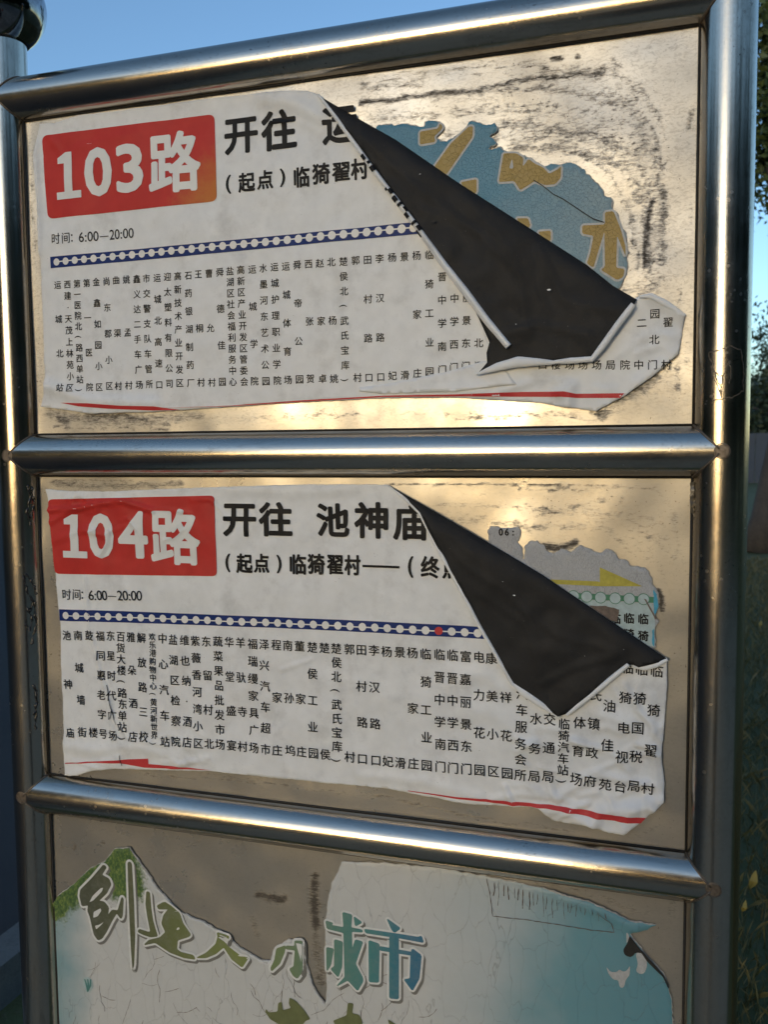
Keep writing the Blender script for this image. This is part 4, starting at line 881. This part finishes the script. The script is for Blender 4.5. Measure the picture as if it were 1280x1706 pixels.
letters('brush_letter', [[[(165, 320), (225, 300), (215, 350), (185, 420), (130, 470), (125, 450), (150, 400)]], [[(285, 268), (335, 268), (338, 470), (302, 520), (275, 500), (250, 455), (280, 440), (288, 330), (225, 322), (228, 302), (285, 305)]]], cB, FLAT3, M['brush'], old3, 0.0040, 0.0007, SH, bold=0.0006, hmat=M['edge'])
letters('brush_letter', [[[(605, 78), (668, 95), (660, 180), (735, 195), (738, 210), (665, 205), (668, 330), (690, 260), (740, 275), (690, 420), (740, 515), (740, 540), (705, 600), (640, 530), (565, 570), (620, 510), (612, 215), (500, 187), (492, 135), (540, 150), (530, 165), (612, 180)]],
    [[(550, 260), (605, 275), (600, 440), (575, 510), (525, 455), (550, 440)]], [[(497, 312), (545, 322), (525, 430), (500, 470)]], [[(680, 105), (735, 145), (690, 170)]]], cB, FLAT3, M['brush'], old3, 0.0036, 0.0007, SH, bold=0.0006, hmat=M['edge'])
letters('brush_letter', [[[(900, 120), (990, 185), (950, 215), (930, 190)]], [[(750, 190), (920, 215), (985, 225), (1110, 245), (1130, 235), (1145, 280), (985, 250), (915, 240), (760, 215)]], [[(918, 240), (978, 245), (978, 655), (918, 650)]],
    [[(780, 265), (850, 290), (845, 545), (782, 540)]], [[(850, 305), (1070, 345), (1065, 365), (850, 330)]], [[(1070, 320), (1130, 365), (1115, 520), (1070, 600), (1015, 525), (1055, 520), (1060, 350)]]], cB, FLAT3, M['brush'], old3, 0.0036, 0.0007, SH, bold=0.0006, hmat=M['edge'])
letters('brush_letter', [[[(95, 720), (110, 745), (170, 740), (175, 680), (200, 675), (205, 730), (260, 715), (245, 690), (250, 645), (290, 665), (350, 730), (390, 790), (360, 800), (310, 860), (300, 1000), (180, 980), (180, 824), (120, 790), (88, 740)]], [[(640, 680), (678, 685), (668, 750), (715, 760), (735, 800), (735, 900), (600, 900), (540, 800), (630, 765)]], [[(905, 790), (960, 824), (990, 880), (930, 870)]]], cB, FLAT3, M['olive2'], old3, 0, 0.0007)
cC = (960, 1480, 6.4)
letters('printed_dove', [[[(325, 830), (370, 890), (440, 890), (465, 860), (510, 890), (550, 870), (580, 820), (575, 920), (530, 980), (520, 1040), (490, 1065), (465, 1040), (455, 975), (400, 970), (350, 910)]], [[(640, 690), (700, 675), (755, 740), (760, 830), (735, 900), (690, 915), (640, 880), (665, 810), (650, 740)]], [[(540, 462), (568, 490), (568, 540), (542, 588)]]], cC, FLAT3, M['halo'], old3, 0, 0.0006)
letters('bare_patch', [[[(575, 500), (690, 645), (720, 690), (640, 680), (610, 720), (570, 730), (520, 705), (505, 650), (550, 580)]]], cC, FLAT3, M['grime'], old3, 0, 0.0010)
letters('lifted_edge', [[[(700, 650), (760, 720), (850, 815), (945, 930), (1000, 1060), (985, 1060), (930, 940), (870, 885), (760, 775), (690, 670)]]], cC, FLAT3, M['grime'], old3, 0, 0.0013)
v, f = poly_fill([rounded(traces([(138, 1628), (147, 1626), (155, 1632), (157, 1643), (150, 1653), (146, 1653), (139, 1643)]), 2)])
bal = mesh_obj('printed_balloon', lift(v, FLAT3(v) + 0.0006), f, M['palecyan'], old3)
for dx in (-5, 0, 5):
    v, f = poly_fill([traces([(146 + dx, 1630), (148 + dx, 1630), (150 + dx * .6, 1641), (148, 1651), (146, 1651), (147 + dx * .6, 1641)])]); mesh_obj('balloon_stripe', lift(v, FLAT3(v) + 0.0009), f, M['teal1'], bal)
def scratch(name, pts, w, hf, lvl, mat, parent):
    P = densify(traces(pts), 0.003, False); P = P + 0.0012 * np.column_stack([fbm(P[:, 0] * 90, P[:, 1] * 90, 2), fbm(P[:, 0] * 90, P[:, 1] * 90, 8)])
    d = np.gradient(P, axis=0); d /= np.hypot(*d.T)[:, None]; nn = np.column_stack([-d[:, 1], d[:, 0]]); ww = w * (0.5 + 0.9 * np.abs(np.sin(np.arange(len(P)) * 0.7)))[:, None]
    Q = np.vstack([P + nn * ww, P - nn * ww]); n = len(P)
    return mesh_obj(name, lift(Q, hf(Q) + lvl), [(i, n + i, n + i + 1, i + 1) for i in range(n - 1)], mat, parent)
scratch('tape_outline', [(812, 1462), (818, 1490), (822, 1525), (900, 1534), (980, 1547), (1024, 1552), (1020, 1538), (1000, 1522)], 0.0004, FLAT3, 0.0009, M['resid'], old3)
for i in range(24):
    x = 826 + i * 8.0 + random.uniform(-3, 3); y0 = 1467 + (x - 820) * 0.27; y1 = y0 + random.uniform(18, 54) * (1 - i / 34)
    scratch('tape_crack', [(x, y0), (x + random.uniform(-1, 1), (y0 + y1) / 2), (x + random.uniform(-2, 2), y1)], random.choice((0.0002, 0.0003, 0.0005)), FLAT3, 0.0009, M['resid'], old3)
rc = random.Random(4)
for i in range(60):
    x = rc.uniform(120, 700); y = rc.uniform(1585, 1705)
    if y < 1575 + (x - 150) * 0.10 or (490 < x < 570 and y < 1690): continue
    a = rc.choice((1.5, 1.6, 1.45, 0.2, 2.5, 0.8)); L = rc.uniform(5, 13); pts = [(x, y)]
    for k in range(rc.randint(2, 6)):
        a += rc.uniform(-0.5, 0.5); x += L * math.cos(a); y += L * math.sin(a); pts.append((x, y))
    scratch('print_crack', pts, rc.choice((0.00016, 0.00022, 0.0003)), FLAT3, 0.0005, M['resid'], old3)

# ------------------------------------------------------------------ scraps on the posts
def on_post(xc, px, py):                     # traced point -> angle, height on a post
    d = ROT @ np.array([(px - 640) / FOC, 1.0, -(py - 853) / FOC]); o = CAM - np.array([xc, 0, 0])
    a = d[0] ** 2 + d[1] ** 2; b = o[0] * d[0] + o[1] * d[1]; c = o[0] ** 2 + o[1] ** 2 - RT ** 2; q = b * b - a * c
    t = (-b - math.sqrt(max(q, 0))) / a; p = CAM + d * t
    return math.atan2(p[0] - xc, -p[1]), p[2]
def post_strip(name, xc, pts, w, lvl, mat, parent, wob=0.0):
    A = np.array([on_post(xc, *p) for p in pts]); A = np.column_stack([A[:, 0] * RT, A[:, 1]]); P = densify(A, 0.002, False)
    if wob: P = P + wob * np.column_stack([fbm(P[:, 0] * 200, P[:, 1] * 200, 4), fbm(P[:, 0] * 200, P[:, 1] * 200, 14)])
    d = np.gradient(P, axis=0); d /= np.maximum(np.hypot(*d.T), 1e-9)[:, None]; nn = np.column_stack([-d[:, 1], d[:, 0]])
    ww = w * (0.55 + 0.8 * np.abs(np.sin(np.arange(len(P)) * 0.9)))[:, None]; Q = np.vstack([P + nn * ww, P - nn * ww]); n = len(P)
    r = RT + lvl; V = [(xc + r * math.sin(s / RT), -r * math.cos(s / RT), z) for s, z in Q]
    return mesh_obj(name, V, [(i, n + i, n + i + 1, i + 1) for i in range(n - 1)], mat, parent)
tp = thing('tape_remnant', 'square outline of dried tape glue on the right post beside upper poster', 'tape', (WP, -RT, trace(1210, 625)[1]))
for pts in ([(1184, 588), (1215, 578), (1235, 580)], [(1184, 588), (1188, 612), (1200, 660)], [(1186, 671), (1200, 666), (1230, 660)], [(1235, 580), (1240, 612), (1238, 650), (1230, 660)], [(1186, 600), (1196, 630), (1202, 664)], [(1190, 620), (1207, 627), (1204, 636)], [(1200, 660), (1207, 628), (1214, 608)], [(1212, 600), (1222, 625), (1214, 640)]):
    post_strip('glue_line', WP, pts, 0.0005, 0.0005, M['glue'], tp, 0.004)
tp2 = thing('tape_remnant', 'crumpled brown tape scrap hanging at the right post under the middle rail', 'tape', (WP - RT, -0.01, trace(1155, 830)[1]))
P2 = [(1150, 803), (1165, 802), (1166, 825), (1164, 850), (1158, 872), (1152, 850), (1150, 825)]
sheet('scrap', P2, lambda P: 0.004 + 0.004 * (fbm(P[:, 0] * 120, P[:, 1] * 120, 6) + 0.5), M['tape'], tp2, 0.003, 0.001, None)
fl = thing('plastic_film', 'shrivelled dark plastic film clinging to the left post beside lower poster', 'film', (0.02, -RT, trace(55, 950)[1]))
for pts in ([(46, 808), (50, 830), (44, 850), (50, 876)], [(52, 812), (56, 840), (50, 862)], [(38, 960), (44, 985), (55, 1000), (50, 1018)], [(42, 955), (52, 968), (60, 990)], [(44, 1012), (54, 1030), (48, 1052), (42, 1040)], [(56, 1000), (60, 1040), (52, 1072)], [(56, 1140), (62, 1170), (56, 1190)], [(60, 1150), (58, 1215)]):
    A = [on_post(0.0, *p) for p in pts]
    path = [((RT + 0.001) * math.sin(a), -(RT + 0.001) * math.cos(a), z) for a, z in A]
    Q = np.array(path); L = np.concatenate([[0], np.cumsum(np.linalg.norm(np.diff(Q, axis=0), axis=1))]); tt = np.linspace(0, L[-1], 24)
    path = np.column_stack([np.interp(tt, L, Q[:, i]) for i in range(3)]); path += 0.0008 * RNG.randn(*path.shape)
    tube('film_ridge', path, np.abs(0.0013 + 0.0007 * np.sin(np.arange(24) * 0.9)), M['film'], fl, 8)

# ------------------------------------------------------------------ trees, grass and things behind
def mat_leaf(name, c1, c2):
    t = NT(name); q = t.n('ShaderNodeObjectInfo'); g = t.n('ShaderNodeNewGeometry')
    t.set(Base_Color=t.mix(g.outputs['Random Per Island'], c1, c2), Roughness=0.6); return t.m
M['leaf'] = mat_leaf('leaf', (0.035, 0.06, 0.018), (0.09, 0.12, 0.03)); M['leafd'] = mat_leaf('dark_leaf', (0.015, 0.03, 0.012), (0.035, 0.055, 0.02))
M['blade'] = mat_leaf('grass_blade', (0.075, 0.085, 0.026), (0.22, 0.19, 0.085)); M['yleaf'] = mat_leaf('yellow_leaf', (0.30, 0.24, 0.05), (0.34, 0.26, 0.06))
M['bark'] = mat_ground('bark', (0.075, 0.064, 0.055), (0.105, 0.09, 0.075), (0.05, 0.042, 0.036), 6, 40, 0.8)
def leaves(name, C, size, mat, parent, seed):
    r = np.random.RandomState(seed); n = len(C); a = r.randn(n, 3); a /= np.linalg.norm(a, axis=1)[:, None]; b = np.cross(a, r.randn(n, 3)); b /= np.linalg.norm(b, axis=1)[:, None]
    s = size * (0.6 + 0.8 * r.rand(n, 1)); V = np.stack([C - a * s, C + b * s * 0.42, C + a * s, C - b * s * 0.42], 1).reshape(-1, 3)
    return mesh_obj(name, V, (np.arange(n * 4).reshape(n, 4)), mat, parent)
def tree(label, base, height, lean, trunk_r, crown_c, crown_r, nleaf, lsize, seed, mat, clumps=26, group=None, extra=(), cat='tree', limbs=9):
    r = np.random.RandomState(seed); base = np.array(base, float); t = thing('tree', label, cat, tuple(base), group)
    top = base + np.array(lean) ; ts = np.linspace(0, 1, 10)
    path = [base + (top - base) * q + np.array([0.04 * math.sin(q * 5 + seed), 0.03 * math.cos(q * 4), 0]) * height * 0.1 for q in ts]
    V, F = tube_arrays(path, [trunk_r * (1.0 - 0.55 * q + 0.35 * max(0, 0.12 - q) / 0.12) for q in ts], 12)
    tr = mesh_obj('trunk', V, F, M['bark'], t, True)
    cc = base + np.array(crown_c); cr = np.array(crown_r); cl = []
    while len(cl) < clumps:
        p = r.uniform(-1, 1, 3)
        if 0.25 < np.linalg.norm(p) < 1: cl.append(cc + p * cr)
    cl += [np.array(e) for e in extra]
    for p in (cl[:limbs] + cl[clumps:]):
        s = path[-1 - r.randint(0, 3)]; mid = (s + p) / 2 + r.randn(3) * 0.05 * height * 0.3
        q = [s, s * .6 + mid * .4, mid, mid * .5 + p * .5, p]; V, F = tube_arrays(q, np.linspace(trunk_r * 0.4, trunk_r * 0.05, 5), 6); mesh_obj('limb', V, F, M['bark'], tr, True)
    k = nleaf // len(cl); sig = cr.mean() * 0.24
    C = np.vstack([p + r.randn(k, 3) * (sig if m_ < clumps else sig * 0.36) * np.array([1, 1, .75]) * r.uniform(.6, 1.25) for m_, p in enumerate(cl)])
    leaves('crown', C, lsize, mat, t, seed + 5)
    return t
def at(px, py, dist):                        # a point seen at a traced spot, dist metres away along the ground
    d = ROT @ np.array([(px - 640) / FOC, 1.0, -(py - 853) / FOC]); t = dist / math.hypot(d[0], d[1]); return CAM + d * t
b = at(1263, 905, 13.0); b[2] = 0
ex = [at(1268, 20, 13.0), at(1272, 95, 12.6), at(1276, 150, 12.8), at(1275, 235, 12.9), at(1282, 60, 12.7), at(1290, 290, 13.0), at(1277, 45, 12.5), at(1279, 120, 12.7), at(1280, 200, 12.9), at(1276, 270, 13.1), at(1284, 330, 13.0), at(1288, 170, 12.6), at(1286, 230, 12.6)]
tree('leaning brown tree trunk on the grass beyond the right post', b, 5.5, (0.75, 0.1, 4.2), 0.17, (2.6, 0.4, 6.2), (1.7, 1.7, 2.2), 9500, 0.06, 3, M['leaf'], 30, extra=ex)
far = [(1262, 46, 5.0, 'dark rounded far tree seen just beside the leaning trunk', 2), (1300, 38, 6.5, 'tall dark far tree at the right edge behind the leaning trunk', 4), (1225, 55, 5.0, 'dark far tree hidden mostly behind the right post', 6)]
for px, d, h, lab, sd in far:
    b = at(px, 800, d); b[2] = 0
    tree(lab, b, h, (0.2, 0, h * 0.45), 0.2, (0, 0, h * 0.58), (h * 0.42, h * 0.42, h * 0.42), 9000, 0.11, sd, M['leafd'], 30, 'far trees behind the board')
M['hoard'] = flat('blue_grey_metal', (0.03, 0.05, 0.08), 0.5, 0.2, 1)
c = at(1257, 760, 34.0); z0, z1 = 0.0, 1.9
hb = thing('site_fence', 'low blue grey metal fence far away between right post and trunk', 'fence', (c[0], c[1], 0))
for i in range(6):
    x0 = c[0] - 1.6 + i * 0.55; V = [(x0 + a, c[1] + bb, zz) for a in (0, 0.53) for bb in (0, 0.04) for zz in (0, 1.75)]
    mesh_obj('fence_panel', V, [(0, 1, 3, 2), (4, 6, 7, 5), (1, 5, 7, 3), (0, 4, 5, 1), (2, 3, 7, 6)], M['hoard'], hb)
# trees across the way, seen as dark shapes mirrored in the steel
first = tree('dense dark tree opposite the board at the inner end of the belt', (-9.6, -12.4, 0), 6.5, (0.1, 0, 3.2), 0.2, (0, 0, 3.6), (3.0, 3.0, 3.0), 2400, 0.42, 20, M['leafd'], 34, 'belt of trees opposite the board', limbs=4)
def copy_tree(o, parent=None):
    c = o.copy(); COL.objects.link(c); c.parent = parent
    for ch in [q for q in bpy.data.objects if q.parent == o]: copy_tree(ch, c)
    return c
for k, (az, dist, sc_) in enumerate(((-52, 15, 1.0), (-66, 16, 1.15), (-80, 14, .9), (-95, 17, 1.2), (-112, 18, 1.1), (-130, 20, 1.2), (14, 15, 1.0), (27, 17, 1.2), (40, 15, .95), (54, 16, 1.15), (68, 15, 1.05), (84, 17, 1.2), (100, 18, 1.1))):
    c = copy_tree(first); c['label'] = 'dense dark tree in the belt opposite, %s along %s' % (('first', 'second', 'third', 'fourth', 'fifth', 'sixth', 'seventh')[k if k < 6 else k - 6], 'its left wing' if k < 6 else 'its right wing'); a = math.radians(az); c.location = (0.5 + dist * math.sin(a), -dist * math.cos(a), 0); c.scale = (sc_,) * 3; c.rotation_euler = (0, 0, k * 1.7)
# ------------------------------------------------------------------ the person taking the picture, mirrored in the steel
M['skin'] = flat('skin', (0.45, 0.28, 0.20), 0.5, 0.08, 40); M['jacket'] = flat('dark_jacket', (0.028, 0.028, 0.034), 0.85, 0.3, 30); M['trousers'] = flat('dark_trousers', (0.03, 0.032, 0.04), 0.85, 0.3, 30)
M['hair'] = flat('black_hair', (0.012, 0.010, 0.009), 0.5, 0.4, 200); M['phone'] = flat('phone_glass', (0.015, 0.015, 0.017), 0.15, 0.1)
PX, PYY = 0.90, -1.60
def skinned(name, verts, edges, mat, parent, root=0, sub=2):
    names = list(verts); off = origin_of(parent); bm = bmesh.new(); lay = bm.verts.layers.skin.verify(); vs = {}
    for q in names:
        x, y, z, rr = verts[q]; v = bm.verts.new((x - off[0], y - off[1], z - off[2])); v[lay].radius = (rr, rr) if not isinstance(rr, tuple) else rr; v[lay].use_root = (q == names[root]); vs[q] = v
    for a, b in edges: bm.edges.new((vs[a], vs[b]))
    me = bpy.data.meshes.new(name); bm.to_mesh(me); bm.free(); o = link(name, me, mat, parent)
    m = o.modifiers.new('skin', 'SKIN'); m.use_smooth_shade = True
    m = o.modifiers.new('sub', 'SUBSURF'); m.levels = sub; m.render_levels = sub
    return o
person = thing('person', 'person in dark jacket holding up a phone, facing the board', 'person', (PX, PYY, 0))
J = dict(pelvis=(PX, -1.62, .92, (.15, .11)), waist=(PX, -1.62, 1.06, (.13, .10)), chest=(PX, -1.60, 1.22, (.15, .11)), neck=(PX, -1.585, 1.36, .052), jaw=(PX, -1.565, 1.43, (.062, .07)), brow=(PX, -1.565, 1.51, (.072, .085)), crown=(PX, -1.575, 1.57, (.06, .07)), nose=(PX, -1.478, 1.475, .012))
E_ = [('pelvis', 'waist'), ('waist', 'chest'), ('chest', 'neck'), ('neck', 'jaw'), ('jaw', 'brow'), ('brow', 'crown'), ('jaw', 'nose')]
for sd, q in ((-1, 'l'), (1, 'r')):
    J.update({q + 'sh': (PX + sd * .17, -1.60, 1.29, .062), q + 'el': (PX + sd * .25, -1.44, 1.13, .046), q + 'wr': (.9376 + sd * .085, -1.215, 1.39, .03), q + 'pa': (.9376 + sd * .060, -1.165, 1.43, (.032, .018)),
              q + 'hip': (PX + sd * .09, -1.62, .84, .085), q + 'kn': (PX + sd * .10, -1.59, .47, .06), q + 'an': (PX + sd * .10, -1.63, .08, .042), q + 'toe': (PX + sd * .125, -1.50, .035, .035), q + 'ear': (PX + sd * .078, -1.575, 1.475, .014)})
    E_ += [('chest', q + 'sh'), (q + 'sh', q + 'el'), (q + 'el', q + 'wr'), (q + 'wr', q + 'pa'), ('pelvis', q + 'hip'), (q + 'hip', q + 'kn'), (q + 'kn', q + 'an'), (q + 'an', q + 'toe'), ('brow', q + 'ear')]
    for k, (dz, ln) in enumerate(((.03, .9), (.012, 1.0), (-.006, .95), (-.024, .8))):
        J[q + 'f%da' % k] = (.9376 + sd * .052, -1.140, 1.435 + dz, .0085); J[q + 'f%db' % k] = (.9376 + sd * (.052 - .018 * ln), -1.1295, 1.437 + dz, .0075)
        E_ += [(q + 'pa', q + 'f%da' % k), (q + 'f%da' % k, q + 'f%db' % k)]
    J[q + 'ta'] = (.9376 + sd * .046, -1.168, 1.455, .010); J[q + 'tb'] = (.9376 + sd * .026, -1.156, 1.478, .0085); E_ += [(q + 'pa', q + 'ta'), (q + 'ta', q + 'tb')]
body = skinned('body', J, E_, M['skin'], person)
big = lambda v, g: (v[0], v[1], v[2], tuple(x * g for x in v[3]) if isinstance(v[3], tuple) else v[3] * g)
jk = {q: big(J[q], 1.14) for q in ('waist', 'chest', 'pelvis', 'neck', 'lsh', 'rsh', 'lel', 'rel', 'lwr', 'rwr')}; jk['neck'] = (PX, -1.59, 1.335, .06)
skinned('jacket', jk, [e for e in E_ if e[0] in jk and e[1] in jk], M['jacket'], person, 0)
tr_ = {q: big(J[q], 1.16) for q in ('pelvis', 'lhip', 'rhip', 'lkn', 'rkn', 'lan', 'ran')}; skinned('trousers', tr_, [e for e in E_ if e[0] in tr_ and e[1] in tr_], M['trousers'], person, 0)
skinned('hair', dict(a=(PX, -1.585, 1.575, (.076, .086)), b=(PX, -1.605, 1.53, (.074, .07)), c=(PX, -1.625, 1.46, (.06, .045))), [('a', 'b'), ('b', 'c')], M['hair'], person, 0)
bm = bmesh.new(); bmesh.ops.create_cube(bm, size=1, matrix=Matrix.Translation((.9376, -1.1375, 1.455)) @ Matrix.Diagonal((.076, .008, .158, 1))); bmesh.ops.bevel(bm, geom=bm.edges[:], offset=.003, segments=3, affect='EDGES')
me = bpy.data.meshes.new('phone'); bm.to_mesh(me); bm.free(); ph = link('phone', me, M['phone']); tag(ph, 'black phone held up in both hands of the person', 'phone')

# grass
r = np.random.RandomState(9); n = 60000
gx = r.uniform(-0.4, 4.2, n); gy = 0.35 + 10.5 * r.rand(n) ** 1.5; keep = gx > -0.4 + 0 * gy; gx, gy = gx[keep], gy[keep]; n = len(gx)
B0 = np.column_stack([gx, gy, np.zeros(n)]); hgt = (0.035 + 0.055 * r.rand(n))[:, None]; an = r.uniform(0, 6.283, n); dr = np.column_stack([np.cos(an), np.sin(an), np.zeros(n)]); ln = np.column_stack([np.cos(an + r.randn(n)), np.sin(an + r.randn(n)), np.zeros(n)]) * hgt * r.uniform(0.2, 1.1, (n, 1))
w = (0.0016 + 0.0016 * r.rand(n))[:, None] * (1 + 0.12 * gy[:, None]); up = np.array([0, 0, 1.0])
V = np.stack([B0 - dr * w, B0 + dr * w, B0 + ln * 0.45 + up * hgt * 0.65 + dr * w * 0.7, B0 + ln + up * hgt], 1).reshape(-1, 3)
i = np.arange(n) * 4; F = np.vstack([np.column_stack([i, i + 1, i + 2]), np.column_stack([i, i + 2, i + 3])])
g = mesh_obj('grass', V, F, M['blade']); g['kind'] = 'stuff'; g['label'] = 'short dark dusk grass behind the board'; g['category'] = 'grass'
for px, py, s, lab in ((1256, 1468, 0.03, 'yellow fallen leaf lying upright in grass beside right post'), (1241, 1512, 0.018, 'small yellow leaf in grass near the bottom of the right post'), (1268, 1040, 0.03, 'pale fallen leaf farther back on the grass')):
    d = ROT @ np.array([(px - 640) / FOC, 1.0, -(py - 853) / FOC]); t = (0.06 - CAM[2]) / d[2]; c = CAM + d * t
    pts = [(0, -1), (.35, -.5), (.45, 0), (.3, .5), (0, 1), (-.3, .55), (-.42, 0), (-.3, -.5)]
    V = [(c[0] + a * s + b2 * s * 0.3, c[1] + 0.012 * math.cos(a * 4) + b2 * s * 0.3, c[2] + b2 * s) for a, b2 in pts] + [tuple(c)]
    o = mesh_obj('fallen_leaf', V, [(i, (i + 1) % 8, 8) for i in range(8)], M['yleaf'], None, False, None, tuple(c)); tag(o, lab, 'leaf', 'fallen leaves on the grass')
